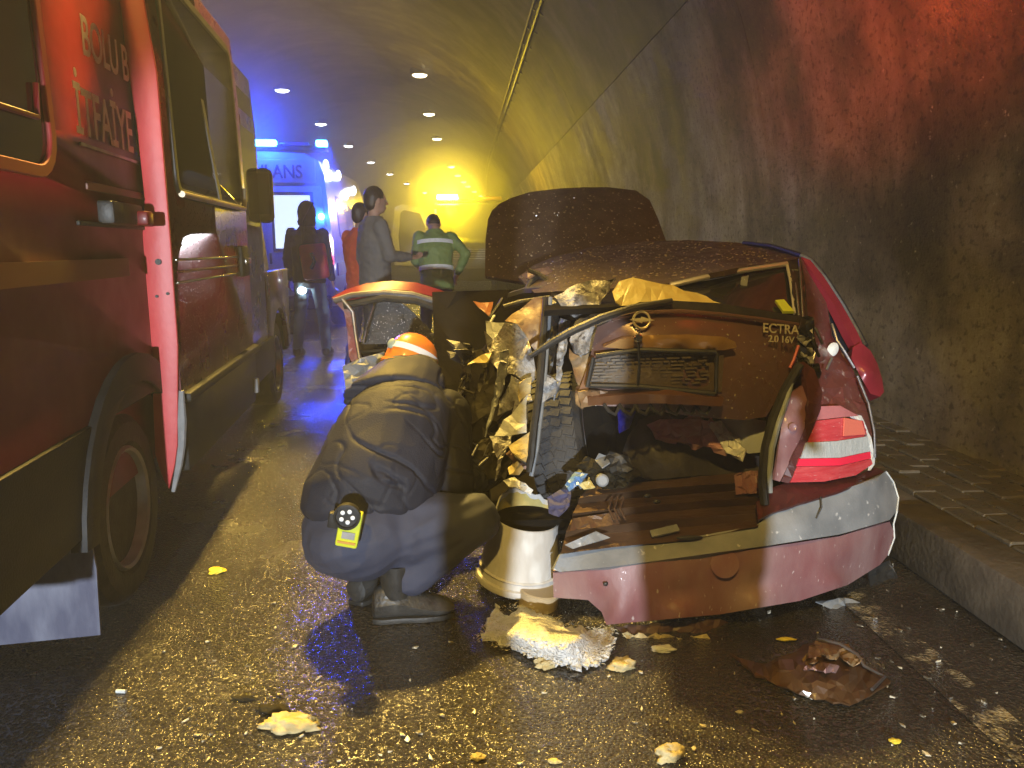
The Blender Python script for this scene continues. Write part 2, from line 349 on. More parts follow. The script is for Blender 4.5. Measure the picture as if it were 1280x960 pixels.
def lining(name, m, parent, y0, y1, s0, s1, inset=0, ns=10):
    me = bpy.data.meshes.new(name); V = []; U = []; Fc = []; ny = max(2, int((y1 - y0) / 1.5)); g = .004
    ys = [y0 + g] + [y0 + (y1 - y0) * i / ny for i in range(1, ny)] + [y1 - g]
    for oi, out in enumerate((0, .28)):
        for y in ys:
            for k in range(ns + 1):
                s = s0 + (s1 - s0) * k / ns; x, z, _ = prof(s / LT); dx, dz = x - XC, max(0, z - ZC); q = math.hypot(dx, dz) or 1
                V.append((x + dx / q * (out - inset) + cshift(y), y, z + dz / q * (out - inset))); U.append((y + s0 * 17, s))
    w_ = ns + 1; nb = len(ys) * w_
    for oi in range(2):
        for i in range(len(ys) - 1):
            for k in range(ns):
                q = (oi * nb + i * w_ + k, oi * nb + i * w_ + k + 1, oi * nb + (i + 1) * w_ + k + 1, oi * nb + (i + 1) * w_ + k)
                Fc.append(q if oi == 0 else q[::-1])
    for k in range(ns):
        for i in (0, len(ys) - 1): a = i * w_ + k; Fc.append((a, a + 1, nb + a + 1, nb + a))
    for i in range(len(ys) - 1):
        for k in (0, ns): a = i * w_ + k; Fc.append((a, a + w_, nb + a + w_, nb + a))
    me.from_pydata(V, [], Fc); uvl = me.uv_layers.new(name='lining')
    for lp in me.loops: uvl.data[lp.index].uv = U[lp.vertex_index]
    bm = bmesh.new(); bm.from_mesh(me); bmesh.ops.recalc_face_normals(bm, faces=bm.faces)
    for f in bm.faces: f.smooth = True
    for e in bm.edges:
        if len(e.link_faces) == 2 and e.calc_face_angle(0) > R(40): e.smooth = False
    bm.to_mesh(me); bm.free()
    o = bpy.data.objects.new(name, me); COL.objects.link(o); me.materials.append(m); o.parent = parent; return o
TUN = thing('tunnel_lining', (0, 0, 0), 'stained concrete tunnel lining of cast ring segments arching over the road', kind='structure')
yb = [-24.4 + 7.7 * i for i in range(23)]
for i in range(len(yb) - 1):
    lining('wall_segment', M_WALL, TUN, yb[i], yb[i + 1], 0, S_KICK - .006, .02, 8)
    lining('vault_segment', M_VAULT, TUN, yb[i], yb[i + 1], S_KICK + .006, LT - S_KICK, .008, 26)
    lining('wall_segment', M_WALL, TUN, yb[i], yb[i + 1], LT - S_KICK + .012, LT, .02, 6)
# drainage pipe-like crack seam and cable tray on the right haunch
M_TRAY = mat('dusty_galvanised_steel', (.16, .15, .13), (.09, .085, .075), 12, rough=.6, metal=.5)
TR = thing('cable_tray', (1.24, 40, 4.82), 'ladder shaped cable tray running along the upper right of the tunnel vault', 'cable tray')
for dx, dz in ((-.12, .06), (.12, -.08)):
    MB().tube([(1.24 + dx + cshift(y), y, 4.82 + dz) for y in range(-10, 101, 5)], .022, 6).build('rail', M_TRAY, TR)
MB().tube([(1.2 + cshift(y), y + 0., 4.80 + .012 * math.sin(y * 3)) for y in range(-10, 101, 2)], .03, 6).build('cable', M_BLACK, TR, smooth=True)
rg = MB().box((0, 0, 0), (.3, .03, .02), Matrix.Rotation(R(30), 3, 'Y')).mesh('rung')
rg.materials.append(M_TRAY)
for i in range(110):
    y = -9.5 + i; o = bpy.data.objects.new('rung', rg); COL.objects.link(o); o.parent = TR; o.location = Vector((1.24 + cshift(y), y, 4.81)) - TR.location

# ceiling lamps
M_LENS = emis('lit_lamp_lens', (1, .86, .55), 13); M_LENSW = emis('lit_lamp_lens_white', (.95, .97, 1), 14)
def ceiling_lamp(loc, lens):
    t = thing('ceiling_lamp', loc)
    MB().lathe([(.1, .22), (.27, .2), (.3, .03), (.28, 0), (.235, 0), (.235, .02)], 20).build('housing', M_TRAY, t, smooth=True, local=True)
    MB().lathe([(.228, .015), (.2, -.025), (.12, -.05), (.01, -.055)], 20).build('lens', lens, t, smooth=True, local=True)
    MB().tube([(0, 0, .2), (0, 0, .55)], .03, 8).build('bracket', M_TRAY, t, local=True)
    return t
def copy_lamp(src, loc): c = copy_tree(src); c.location = loc; return c
rowR = [-3.5, 6, 15.5, 25, 32, 39, 52, 58, 63.5, 68, 74, 80, 86, 92]; rowL = [-1.5, 8, 17.5, 27, 34, 41, 48.5, 56, 64, 74, 84]
srcR = srcL = None
for i, y in enumerate(rowR):
    loc = (-1.2 + cshift(y), y, 6.5)
    srcR = srcR or ceiling_lamp(loc, M_LENS); c = srcR if i == 0 else copy_lamp(srcR, loc)
    tag(c, ('lit ceiling lamp of the right row, behind the photographer', 'lit ceiling lamp of the right row, above the crouching man', 'lit ceiling lamp of the right row, above the raised bonnet', 'lit ceiling lamp of the right row, highest in view, top centre', 'lit ceiling lamp of the right row, second highest in view', 'lit ceiling lamp of the right row, third highest in view', 'highest lamp of the close string right of the amber light bar', 'second lamp down the close string right of the amber light bar', 'third lamp down the close string right of the amber light bar', 'fourth lamp down the close string right of the amber light bar', 'fifth lamp down the close string right of the amber light bar', 'sixth lamp down the close string right of the amber light bar', 'seventh lamp down the close string right of the amber light bar', 'lowest and farthest lamp of the close string on the right')[i], 'ceiling lamp', 'lamps in the right ceiling row')
for i, y in enumerate(rowL):
    loc = (-5.8 + cshift(y), y, 6.38)
    srcL = srcL or ceiling_lamp(loc, M_LENSW); c = srcL if i == 0 else copy_lamp(srcL, loc)
    tag(c, ('lit ceiling lamp of the left row, behind the photographer', 'lit ceiling lamp of the left row, above the fire van roof', 'lit ceiling lamp of the left row, beyond the fire van roof', 'lit white ceiling lamp nearest in view, above the ambulance strobe', 'second nearest white ceiling lamp in view above the ambulance', 'third nearest white ceiling lamp in view, over the ambulance roof', 'fourth white ceiling lamp in view, past the ambulance roof', 'fifth white ceiling lamp in view, over the standing people', 'sixth white ceiling lamp in view, small and far', 'faint far ceiling lamp left of the amber light bar', 'farthest and faintest ceiling lamp left of the amber light bar')[i], 'ceiling lamp', 'lamps in the left ceiling row')


# ------------------------------------------------------------------ road
def asphalt(name, paint=0):
    m = bpy.data.materials.new(name); m.use_nodes = True; t = m.node_tree; N = t.nodes; L = t.links; b = N['Principled BSDF']
    tc = N.new('ShaderNodeTexCoord'); oc = tc.outputs['Object']
    def nz(s, d=5, r=.6):
        n = N.new('ShaderNodeTexNoise'); n.inputs['Scale'].default_value = s; n.inputs['Detail'].default_value = d; n.inputs['Roughness'].default_value = r; L.new(oc, n.inputs['Vector']); return n.outputs['Fac']
    vo = N.new('ShaderNodeTexVoronoi'); vo.inputs['Scale'].default_value = 98; L.new(oc, vo.inputs['Vector'])
    r = N.new('ShaderNodeValToRGB'); r.color_ramp.elements[0].color = (.022, .02, .017, 1); r.color_ramp.elements[1].color = (.07, .064, .052, 1); L.new(vo.outputs['Color'], r.inputs[0])
    pa = N.new('ShaderNodeMapRange'); pa.inputs['From Min'].default_value = .35; pa.inputs['From Max'].default_value = .65; pa.inputs['To Min'].default_value = .6; pa.inputs['To Max'].default_value = 1.25; L.new(nz(1.4), pa.inputs['Value'])
    mx = N.new('ShaderNodeMix'); mx.data_type = 'RGBA'; mx.blend_type = 'MULTIPLY'; mx.inputs['Factor'].default_value = 1; L.new(r.outputs[0], mx.inputs['A']); L.new(pa.outputs[0], mx.inputs['B'])
    col = mx.outputs['Result']
    if paint:
        k = N.new('ShaderNodeMapRange'); k.inputs['From Min'].default_value = .5; k.inputs['From Max'].default_value = .62; L.new(nz(9, 8, .75), k.inputs['Value'])
        m2 = N.new('ShaderNodeMix'); m2.data_type = 'RGBA'; L.new(k.outputs[0], m2.inputs['Factor']); L.new(col, m2.inputs['A']); m2.inputs['B'].default_value = (.4, .36, .25, 1); col = m2.outputs['Result']
    L.new(col, b.inputs['Base Color'])
    rr = N.new('ShaderNodeMapRange'); rr.inputs['From Min'].default_value = .35; rr.inputs['From Max'].default_value = .65; rr.inputs['To Min'].default_value = .14; rr.inputs['To Max'].default_value = .3; L.new(nz(2.3), rr.inputs['Value']); L.new(rr.outputs[0], b.inputs['Roughness'])
    b.inputs['Specular IOR Level'].default_value = .9; b.inputs['Coat Weight'].default_value = .8; b.inputs['Coat Roughness'].default_value = .16
    vd = N.new('ShaderNodeMapRange'); vd.inputs['From Max'].default_value = .7; vd.inputs['To Min'].default_value = 1; vd.inputs['To Max'].default_value = 0; L.new(vo.outputs['Distance'], vd.inputs['Value'])
    ad = N.new('ShaderNodeMath'); ad.operation = 'MULTIPLY_ADD'; ad.inputs[1].default_value = .8; L.new(nz(60, 3), ad.inputs[0]); L.new(vd.outputs[0], ad.inputs[2])
    bp = N.new('ShaderNodeBump'); bp.inputs['Strength'].default_value = .9; bp.inputs['Distance'].default_value = .0062; L.new(ad.outputs[0], bp.inputs['Height']); L.new(bp.outputs[0], b.inputs['Normal']); L.new(bp.outputs[0], b.inputs['Coat Normal'])
    return m
M_ASPH = asphalt('wet_asphalt')
def strip(mb, x0, x1, y0, y1, z, dy=3):
    ys = [y0 + dy * i for i in range(int((y1 - y0) / dy) + 1)]
    return mb.add([(x + cshift(y), y, z) for y in ys for x in (x0, x1)], [(2 * i, 2 * i + 1, 2 * i + 3, 2 * i + 2) for i in range(len(ys) - 1)])
rd = strip(MB(), -9.6, 1.95, -25, 143, 0).build('road', M_ASPH, kind='structure'); rd['label'] = 'dark wet asphalt road glinting under yellow lamps'
el = strip(MB(), 1.37, 1.5, -25, 143, .004).build('edge_line', asphalt('worn_line_paint', 1), kind='structure'); el['label'] = 'worn pale edge line beside the kerb'
M_KERB = mat('dark_kerb_concrete', (.07, .062, .05), (.13, .115, .09), 8, rough=.5, bump=.4, bscale=40)
M_PAVER = mat('wet_pavers', (.08, .07, .05), (.125, .105, .075), 5, rough=.35, rvar=.15, bump=.5, bscale=60)
M_GROUT = mat('dark_grout', (.03, .027, .02), rough=.6)
WK = thing('walkway', (2.25, 0, 0), 'raised tunnel walkway with kerb and small wet pavers at the foot of the wall', kind='structure')
strip(strip(MB(), 1.97, 2.66, -25, 143, .185), 2.63, 2.66, -25, 143, .0).build('bed', M_GROUT, WK)
kb = MB().box((0, 0, .105), (.2, .99, .21)).mesh('kerb_stone', bevel=.018); kb.materials.append(M_KERB)
for i in range(-8, 120):
    o = bpy.data.objects.new('kerb_stone', kb); COL.objects.link(o); o.parent = WK; o.location = Vector((1.87 + cshift(i + .5), i + .5, random.Random(i).uniform(-.006, .004))) - WK.location
pv = MB().box((0, 0, 0), (.106, .196, .05)).mesh('paver', bevel=.006, seg=1); pv.materials.append(M_PAVER)
rn = random.Random(4); pavers = []
for j in range(-6, 50):
    for i in range(6): pavers.append((1.97 + .056 + i * .112, j * .202 + (.1 if i % 2 else 0) + 1.2))
pavers.sort(key=lambda q: abs(q[1] - 3.4)); rest = MB()
for k, (x, y) in enumerate(pavers):
    z = .19 + rn.uniform(-.006, .006)
    if k < 290:
        o = bpy.data.objects.new('paver', pv); COL.objects.link(o); o.parent = WK; o.location = Vector((x, y, z)) - WK.location; o.rotation_euler = (rn.uniform(-.02, .02), rn.uniform(-.03, .03), rn.uniform(-.02, .02))
    else: rest.box((x, y, z), (.106, .196, .05))
rest.build('pavers', M_PAVER, WK, kind='stuff')
# ------------------------------------------------------------------ red fire service van (local: x outwards to the road, y forward, z up)
M_RED = mat('red_van_paint', (.17, .004, .007), (.135, .003, .005), 4, rough=.42, rvar=.1, metal=.0, coat=.08, spec=.3, bump=.03, bscale=200, drops=0)
M_REDW = mat('rain_wet_red_van_paint', (.11, .008, .014), (.08, .006, .01), 4, rough=.3, rvar=.08, metal=.15, coat=.6, drops=60)
M_REDEDGE = mat('bright_red_door_edge', (.62, .06, .065), (.55, .045, .05), 9, rough=.45, bump=.1, bscale=30)
M_CLAD = mat('black_plastic_cladding', (.012, .012, .012), (.02, .02, .02), 8, rough=.55, spec=.3, bump=.15, bscale=150)
M_GOLDST = mat('dull_gold_stripe', (.15, .045, .015), rough=.5)
M_LETTER = mat('faded_white_lettering', (.85, .8, .8), (.7, .64, .64), 20, rough=.5)
M_FLAP = mat('muddy_mud_flap', (.075, .08, .13), (.2, .21, .27), 7, rough=.5, bump=.2, bscale=30, stretch=(1, 1, .35), ramp=(.42, .6))
M_GSEAL = mat('grey_rubber_seal', (.22, .23, .23), (.3, .3, .3), 20, rough=.6)
VAN = thing('fire_van', (-1.15, 2.5, 0), 'red fire service van with its sliding door popped out, parked along the left edge', 'van', rz=math.atan2(.0842, .9964))
def sx(z):
    k = [(0, 0), (1.35, 0), (1.6, 0), (2.1, -.01), (2.42, -.035), (2.56, -.13), (2.65, -.36), (2.72, -.9)]
    for (a, b), (c, d) in zip(k, k[1:]):
        if z <= c: return b + (d - b) * (z - a) / (c - a)
    return k[-1][1]
def vband(mb, ys, zs, off=0, th=.03):
    for za, zb in zip(zs, zs[1:]):
        pr = [(ys[0], za), (ys[1], za), (ys[1], zb), (ys[0], zb)]
        mb.prism(pr, lambda y, z: (sx(z) + off, y, z), lambda y, z: (sx(z) + off - th, y, z))
    return mb
ZS = [1.35, 1.6, 2.1, 2.42, 2.56, 2.65, 2.72]
WY, WZ, WR = .26, .345, .345
def arch(y0, y1, zb, zt, cy_, r):
    a = [(y0, zt), (y0, zb)]
    ph = math.asin(min(1, max(-1, (zb - WZ) / r)))
    a += [(cy_ - r * math.cos(ph + (math.pi - 2 * ph) * i / 16), WZ + r * math.sin(ph + (math.pi - 2 * ph) * i / 16)) for i in range(17)]
    return a + [(y1, zb), (y1, zt)]
FX = lambda off: (lambda y, z: (off, y, z))
mb = MB().prism(arch(-1.75, .93, .74, 1.35, WY, .5), FX(0), FX(-.04)); vband(mb, (-1.75, .93), ZS)
mb.build('rear_side_panel', M_RED, VAN, local=True, smooth=True)
MB().prism(arch(-1.75, .93, .43, .737, WY, .5), FX(.012), FX(-.04)).build('rear_cladding', M_CLAD, VAN, local=True, bevel=.006)
ring = [(WY - .56 * math.cos(R(q)), WZ + .56 * math.sin(R(q))) for q in range(5, 176, 10)] + [(WY + .46 * math.cos(R(q)), WZ + .46 * math.sin(R(q))) for q in range(5, 176, 10)]
MB().prism(ring, FX(.026), FX(-.02)).build('wheel_arch', M_CLAD, VAN, local=True, bevel=.01)
# shell, underbody
def vsec(y, zt, hw, zb=.42):
    k = [(0, zb), (0, 1.3), (.0, 1.3)]
    s_ = zt / 2.66
    pts = [(-.06, zb), (-.06, 1.35 * s_), (-.065, 1.6 * s_), (-.075, 2.1 * s_), (-.11, 2.36 * s_), (-.24, 2.52 * s_), (-.5, 2.6 * s_), (-1.0, 2.645 * s_)]
    pts = [(x * hw + (hw - 1) * 0 - (1 - hw) * 1.0 * 0, z) for x, z in pts]
    return [Vector((x, y, z)) for x, z in pts] + [Vector((-2.0 - x, y, z)) for x, z in reversed(pts[:-1])]
MB().loft([vsec(-1.74, 2.7, 1), vsec(2.95, 2.7, 1), vsec(3.3, 2.56, 1)]).build('body_shell', M_RED, VAN, local=True, smooth=True)
MB().loft([vsec(3.3, 2.56, 1), vsec(3.78, 1.72, 1), vsec(4.1, 1.3, 1.2), vsec(4.38, 1.14, 2), vsec(4.46, .9, 3)]).build('bonnet', M_REDW, VAN, local=True, smooth=True)
MB().prism([(-.22, 2.34), (-1.78, 2.34), (-1.86, 1.62), (-.14, 1.62)], lambda x, z: (x, 3.36 + (2.34 - z) * .62, z), lambda x, z: (x, 3.33 + (2.34 - z) * .62, z)).build('windscreen', M_GLASS, VAN, local=True)
MB().prism(arch(3.27, 4.48, .42, 1.1, 3.9, .45), FX(.0), FX(-.04)).build('front_wing', M_REDW, VAN, local=True, bevel=.01)
MB().box((-1.0, 4.47, .55), (1.96, .14, .34)).build('front_bumper', M_CLAD, VAN, local=True, bevel=.03)
for sgn in (0, -1.72): MB().box((-.14 + sgn, 4.42, .88), (.26, .12, .2)).build('headlight', M_CHROME, VAN, local=True, bevel=.03)
# rear quarter window with its red border and inner trim
def vprism(pts, off, th): return MB().prism(pts, lambda y, z: (sx(z) + off, y, z), lambda y, z: (sx(z) + off - th, y, z))
def rrect(y0, y1, z0, z1, r, n=5):
    o = []
    for (cy_, cz, a0) in ((y1 - r, z1 - r, 0), (y0 + r, z1 - r, 90), (y0 + r, z0 + r, 180), (y1 - r, z0 + r, 270)):
        o += [(cy_ + r * math.cos(R(a0 + 90 * i / n)), cz + r * math.sin(R(a0 + 90 * i / n))) for i in range(n + 1)]
    return o
def ringv(y0, y1, z0, z1, r, wd, off, th, name, m, par):
    a = rrect(y0, y1, z0, z1, r); b = rrect(y0 + wd, y1 - wd, z0 + wd, z1 - wd, max(.01, r - wd)); n = len(a); q = MB()
    f = lambda p, o_: Vector((sx(p[1]) + o_, p[0], p[1]))
    q.add([f(p, off) for p in a] + [f(p, off) for p in b] + [f(p, off - th) for p in a] + [f(p, off - th) for p in b],
          [(i, (i + 1) % n, n + (i + 1) % n, n + i) for i in range(n)] + [(2 * n + i, i, (i + 1) % n, 2 * n + (i + 1) % n)[::-1] for i in range(n)] + [(n + i, 3 * n + i, 3 * n + (i + 1) % n, n + (i + 1) % n) for i in range(n)] + [(2 * n + i, 2 * n + (i + 1) % n, 3 * n + (i + 1) % n, 3 * n + i)[::-1] for i in range(n)])
    return q.build(name, m, par, local=True, bevel=.003, seg=1)
rw = vband(MB(), (-1.35, -.24), [1.49, 1.6, 1.85, 2.1, 2.2], .004, .008).build('rear_quarter_window', mat('dark_red_reflecting_glass', (.03, .006, .008), rough=.1, spec=.6), VAN, local=True)
ringv(-1.38, -.2, 1.455, 2.24, .12, .035, .016, .02, 'window_border', mat('red_window_border', (.34, .03, .03), rough=.45), rw)
MB().tube([(sx(1.62) + .012, -.8, 1.6), (sx(1.62) + .012, -.3, 1.612), (sx(1.7) + .012, -.285, 1.7)], .008, 6).build('inner_trim', M_RED, rw, local=True)
# gold stripe, trim lines, track end, handle
MB().box((.004, -.42, 1.205), (.008, 1.5, .062)).build('gold_stripe', M_GOLDST, VAN, local=True)
MB().box((-.0, .3, 1.583), (.012, .6, .01)).build('trim_line', M_STEEL, VAN, local=True)
MB().box((.0, .3, 1.462), (.014, .56, .026)).build('trim_line', M_GOLDST, VAN, local=True, bevel=.003)
MB().box((.004, .23, 1.345), (.012, .62, .014)).build('trim_line', M_CLAD, VAN, local=True, bevel=.003)
hd = MB().box((.02, .25, 1.385), (.06, .3, .075)).build('track_end', M_BLACK, VAN, local=True, bevel=.012)
MB().box((.06, .36, 1.375), (.05, .07, .05)).build('roller', M_RED, hd, local=True, bevel=.008)
# lettering on the side
RS = Matrix(((0, 0, 1), (1, 0, 0), (0, 1, 0)))   # text x -> y, text y -> z, normal -> x
t1 = text('lettering', 'BOLU BELED', M_LETTER, VAN, (sx(1.9) + .004, .1, 1.865), RS, .17, .001, .76, .98)
t2 = text('lettering', '\u0130TFA\u0130YE M', M_LETTER, VAN, (sx(1.66) + .004, -.02, 1.615), RS, .2, .001, .72, .98)
# sliding door standing proud of the body
DY0, DY1 = .555, 2.16; PO = .09
DR = MB().prism([(DY0, .70), (DY1, .70), (DY1, 1.35), (DY0, 1.35)], FX(PO), FX(PO - .07))
vband(DR, (DY0, DY1), [1.35, 1.6, 2.1, 2.42, 2.5], PO, .07); DR = DR.build('sliding_door', M_REDW, VAN, local=True, smooth=True)
MB().prism([(DY0 + .03, .38), (DY1 - .06, .37), (DY1 + .02, .5), (DY1 + .02, .66), (DY0 + .03, .66)], FX(PO + .004), FX(PO - .06)).build('sill_cladding', M_CLAD, DR, local=True, bevel=.01)
MB().box((PO + .008, (DY0 + DY1) / 2 + .02, .685), (.05, DY1 - DY0, .04)).build('sill_ledge', M_CLAD, DR, local=True, bevel=.012)
# rear edge of the door: bright red flange seen from behind
ed = [(.1, 2.46), (.1, 1.9), (.098, 1.3), (.096, .9), (.074, .6), (.066, .5), (.05, .42), (.02, .32), (.004, .36), (-.012, .42), (-.022, .47), (-.008, .8), (-.004, 1.0), (-.018, 1.12), (-.012, 1.25), (.016, 1.45), (.012, 1.7), (.02, 2.46)]
def edx(q): return q[0] + (sx(q[1]) if q[1] > 1.35 else 0)
MB().prism(ed, lambda x, z: (x + sx(z), DY0 - .004, z), lambda x, z: (x + sx(z), DY0 - .02, z)).build('door_edge', M_REDEDGE, DR, local=True, bevel=.005)
MB().tube([(.094, DY0 - .012, .72), (.088, DY0 - .012, .6), (.08, DY0 - .012, .5), (.064, DY0 - .012, .42), (.034, DY0 - .012, .31)], [.01, .018, .015, .014, .008], 8).build('edge_seal', M_GSEAL, DR, local=True, smooth=True)
for z in (1.22, 1.1, 1.09): MB().tube([(.05 if z > 1.2 else .035 + (z - 1.09) * 4, DY0 - .024, z), (.05 if z > 1.2 else .035 + (z - 1.09) * 4, DY0 - .03, z)], .012 if z > 1.2 else .006, 8).build('latch', M_BLACK, DR, local=True)
dw = vband(MB(), (.7, 1.98), [1.5, 1.6, 1.85, 2.1, 2.3], PO + .006, .01).build('door_window', M_GLASS, DR, local=True, smooth=True)
ringv(.66, 2.02, 1.47, 2.34, .09, .035, PO + .016, .02, 'window_seal', M_BLACK, dw)
MB().tube([(sx(1.478) + PO + .02, .7, 1.482), (sx(1.478) + PO + .02, 2.0, 1.488), (sx(1.6) + PO + .02, 2.03, 1.6)], .013, 8).build('window_trim', mat('brassy_trim', (.45, .38, .26), rough=.3, metal=.8), dw, local=True, smooth=True)
MB().box((sx(1.85) + PO + .012, 1.25, 1.85), (.006, .05, .72), Matrix.Rotation(R(-7), 3, 'Y')).build('window_bar', M_BLACK, dw, local=True)
for z in (1.226, 1.18, 1.138): MB().box((PO + .006, 1.3, z), (.014, 1.42, .012)).build('moulding', M_CHROME if z != 1.18 else M_REDW, DR, local=True, bevel=.004)
dh = MB().box((PO + .01, 1.93, 1.2), (.035, .2, .17)).build('door_handle', M_CLAD, DR, local=True, bevel=.015)
MB().box((PO + .035, 1.93, 1.2), (.02, .13, .04)).build('grip', M_CHROME, dh, local=True, bevel=.008)
MB().box((PO + .015, 2.08, .47), (.03, .05, .09)).build('marker', M_GSEAL, DR, local=True, bevel=.01)
# front door, mirror
fd = MB().prism([(2.17, .45), (3.24, .45), (3.24, 1.35), (2.17, 1.35)], FX(.0), FX(-.05)); vband(fd, (2.17, 3.24), [1.35, 1.6, 2.1, 2.42]); fd = fd.build('front_door', M_REDW, VAN, local=True, smooth=True)
vband(MB(), (2.3, 3.16), [1.42, 1.6, 1.9, 2.28], .004, .01).build('door_window', M_GLASS, fd, local=True)
MB().box((.02, 2.32, 1.15), (.03, .18, .05)).build('door_handle', M_CLAD, fd, local=True, bevel=.01)
MB().prism([(2.17, .38), (3.4, .38), (3.4, .62), (2.17, .62)], FX(.02), FX(-.04)).build('front_cladding', M_CLAD, VAN, local=True, bevel=.01)
mr = MB().box((.03, 3.25, 1.64), (.12, .12, .38)).build('mirror', M_BLACK, VAN, local=True, bevel=.04)
MB().box((.03, 3.186, 1.65), (.09, .012, .28)).build('mirror_glass', M_GLASS, mr, local=True, bevel=.004)
MB().tube([(-.02, 3.24, 1.62), (.03, 3.24, 1.64)], .025, 8).build('mirror_arm', M_CLAD, mr, local=True)
# wheels
def wheel(par, x, y, z, r, wd, name='wheel', tilt=None, outward=1, rim_m=None):
    rx = Matrix.Rotation(R(90 * outward), 3, 'Y'); m_ = tilt @ rx if tilt else rx
    wh = MB().lathe([(r * .62, -wd), (r * .9, -wd), (r * .985, -wd * .86), (r, -wd * .5), (r, -wd * .14), (r * .985, -.01), (r * .9, .012), (r * .7, .012), (r * .64, -.01), (r * .62, -.03)], 40, m_, (x, y, z)).build(name, M_TYRE, par, local=True, smooth=True)
    MB().lathe([(r * .63, -wd * .9), (r * .655, .0), (r * .63, .012), (r * .6, .004), (r * .57, -.035), (r * .5, -.075), (r * .3, -.09), (r * .24, -.06), (r * .2, -.05), (.001, -.05)], 40, m_, (x, y, z)).build('rim', rim_m or M_STEEL, wh, local=True, smooth=True)
    for k in range(6):
        a = R(60 * k); q = m_ @ Vector((r * .4 * math.cos(a), r * .4 * math.sin(a), -.08)); q2 = m_ @ Vector((r * .4 * math.cos(a), r * .4 * math.sin(a), -.055))
        MB().tube([Vector((x, y, z)) + q, Vector((x, y, z)) + q2], .012, 6).build('wheel_nut', M_STEEL, wh, local=True)
    return wh
M_RIM = mat('brightened_steel_rim', (.48, .52, .56), (.34, .37, .4), 10, rough=.4, metal=.2, bump=.1)  # steel rim whose lit sheen is put into a paler base
wheel(VAN, -.045, WY, WZ, WR, .22, rim_m=M_RIM); wheel(VAN, -.05, 3.9, .345, .345, .22)
for y in (WY, 3.9): wheel(VAN, -1.95, y, .345, .345, .22, outward=-1)
fl = MB().prism([(-.42, .07), (-.0, .085), (.004, .3), (-.01, .44), (-.04, .455), (-.42, .4)], lambda x, z: (x, -.2 - (z - .1) * -.04, z), lambda x, z: (x, -.192 - (z - .1) * -.04, z)).build('mud_flap', M_FLAP, VAN, local=True)
MB().tube([(-.025, -.2, .42), (-.025, -.212, .42)], .012, 8).build('bolt', M_STEEL, fl, local=True)
bk = MB().lathe([(.11, 0), (.12, .05), (.1, .14), (.02, .17)], 16, None, (-1.0, -1.3, 2.66)).build('roof_beacon', emis('lit_red_beacon_lens', (1, .03, .02), 8, (.5, .02, .02)), VAN, local=True, smooth=True)
MB().box((-.97, -1.76, 1.1), (1.9, .05, 1.35)).build('rear_door', M_RED, VAN, local=True, bevel=.02)

# ------------------------------------------------------------------ ambulance
M_WHITE = mat('white_vehicle_paint', (.7, .71, .73), (.62, .63, .66), 5, rough=.3, coat=.4)
M_LITIN = emis('lit_cabin_window', (.75, .9, 1), 1.3); M_BLUEL = emis('lit_blue_strobe_lens', (.06, .45, 1), 40, (.02, .1, .4)); M_WSIDE = emis('lit_white_side_lamp', (.8, .9, 1), 8)
M_NAVY = mat('navy_lettering', (.02, .03, .09), rough=.5); M_REDLENS = mat('red_lens', (.5, .01, .01), rough=.2)
AM = thing('ambulance', (-2.92, 12.0, 0), 'white ambulance with blue strobes lit, seen from behind beyond the fire van', 'ambulance')
def asec(y, zt, hw, zb=.4):
    p_ = [(hw, zb), (hw, 1.3), (hw - .04, 1.7), (hw - .1, zt - .3), (hw - .18, zt - .1), (hw - .38, zt), (0, zt + .03)]
    return [Vector((x, y, z)) for x, z in p_] + [Vector((-x, y, z)) for x, z in reversed(p_[:-1])]
MB().loft([asec(.03, 2.66, .99), asec(4.2, 2.7, 1.0), asec(4.7, 2.5, .99), asec(5.3, 1.7, .98), asec(5.8, 1.15, .95)]).build('body', M_WHITE, AM, local=True, smooth=True)
for s_ in (-1, 1):
    q = [(.02, .5), (.9, .5), (.9, 1.4), (.84, 2.18), (.02, 2.18)]
    d_ = MB().prism(q, lambda x, z: (x * s_, -.02, z), lambda x, z: (x * s_, .04, z)).build('rear_door', M_WHITE, AM, local=True, bevel=.012)
    f_ = MB().prism([(.1, 1.22), (.76, 1.22), (.72, 2.1), (.1, 2.1)], lambda x, z: (x * s_, -.026, z), lambda x, z: (x * s_, -.01, z)).build('window_frame', M_BLACK, d_, local=True)
    MB().prism([(.14, 1.27), (.71, 1.27), (.675, 2.05), (.14, 2.05)], lambda x, z: (x * s_, -.031, z), lambda x, z: (x * s_, -.022, z)).build('window', M_LITIN if s_ > 0 else M_GLASS, d_, local=True)
    MB().box((.46 * s_, -.03, .72), (.8, .01, .08)).build('reflective_stripe', mat('red_reflective_stripe', (.6, .03, .02), rough=.3), d_, local=True)
    MB().box((.06 * s_, -.04, 1.12), (.03, .03, .16)).build('handle', M_BLACK, d_, local=True)
    tl = MB().box((.945 * s_, -.02, 1.32), (.08, .05, .2)).build('tail_light', emis('lit_pale_tail_lamp', (1, .75, .7), 18), AM, local=True, bevel=.01)
    MB().box((.945 * s_, -.02, 1.1), (.08, .05, .14)).build('brake_light', emis('lit_red_tail_lamp', (1, .04, .05), 6), AM, local=True, bevel=.01)
    for y in (1.1, 4.9): wheel(AM, .99 * s_, y, .35, .35, .22, outward=s_)
MB().box((0, -.02, 2.4), (1.55, .03, .34)).build('sign_panel', M_WHITE, AM, local=True, bevel=.02)
RB = Matrix(((1, 0, 0), (0, 0, -1), (0, 1, 0)))
text('lettering', 'AMBULANS', M_NAVY, AM, (-.6, -.042, 2.3), RB, .27, .004, .86, 1.0)
MB().box((0, -.1, .46), (1.9, .2, .2)).build('rear_step', M_CLAD, AM, local=True, bevel=.03)
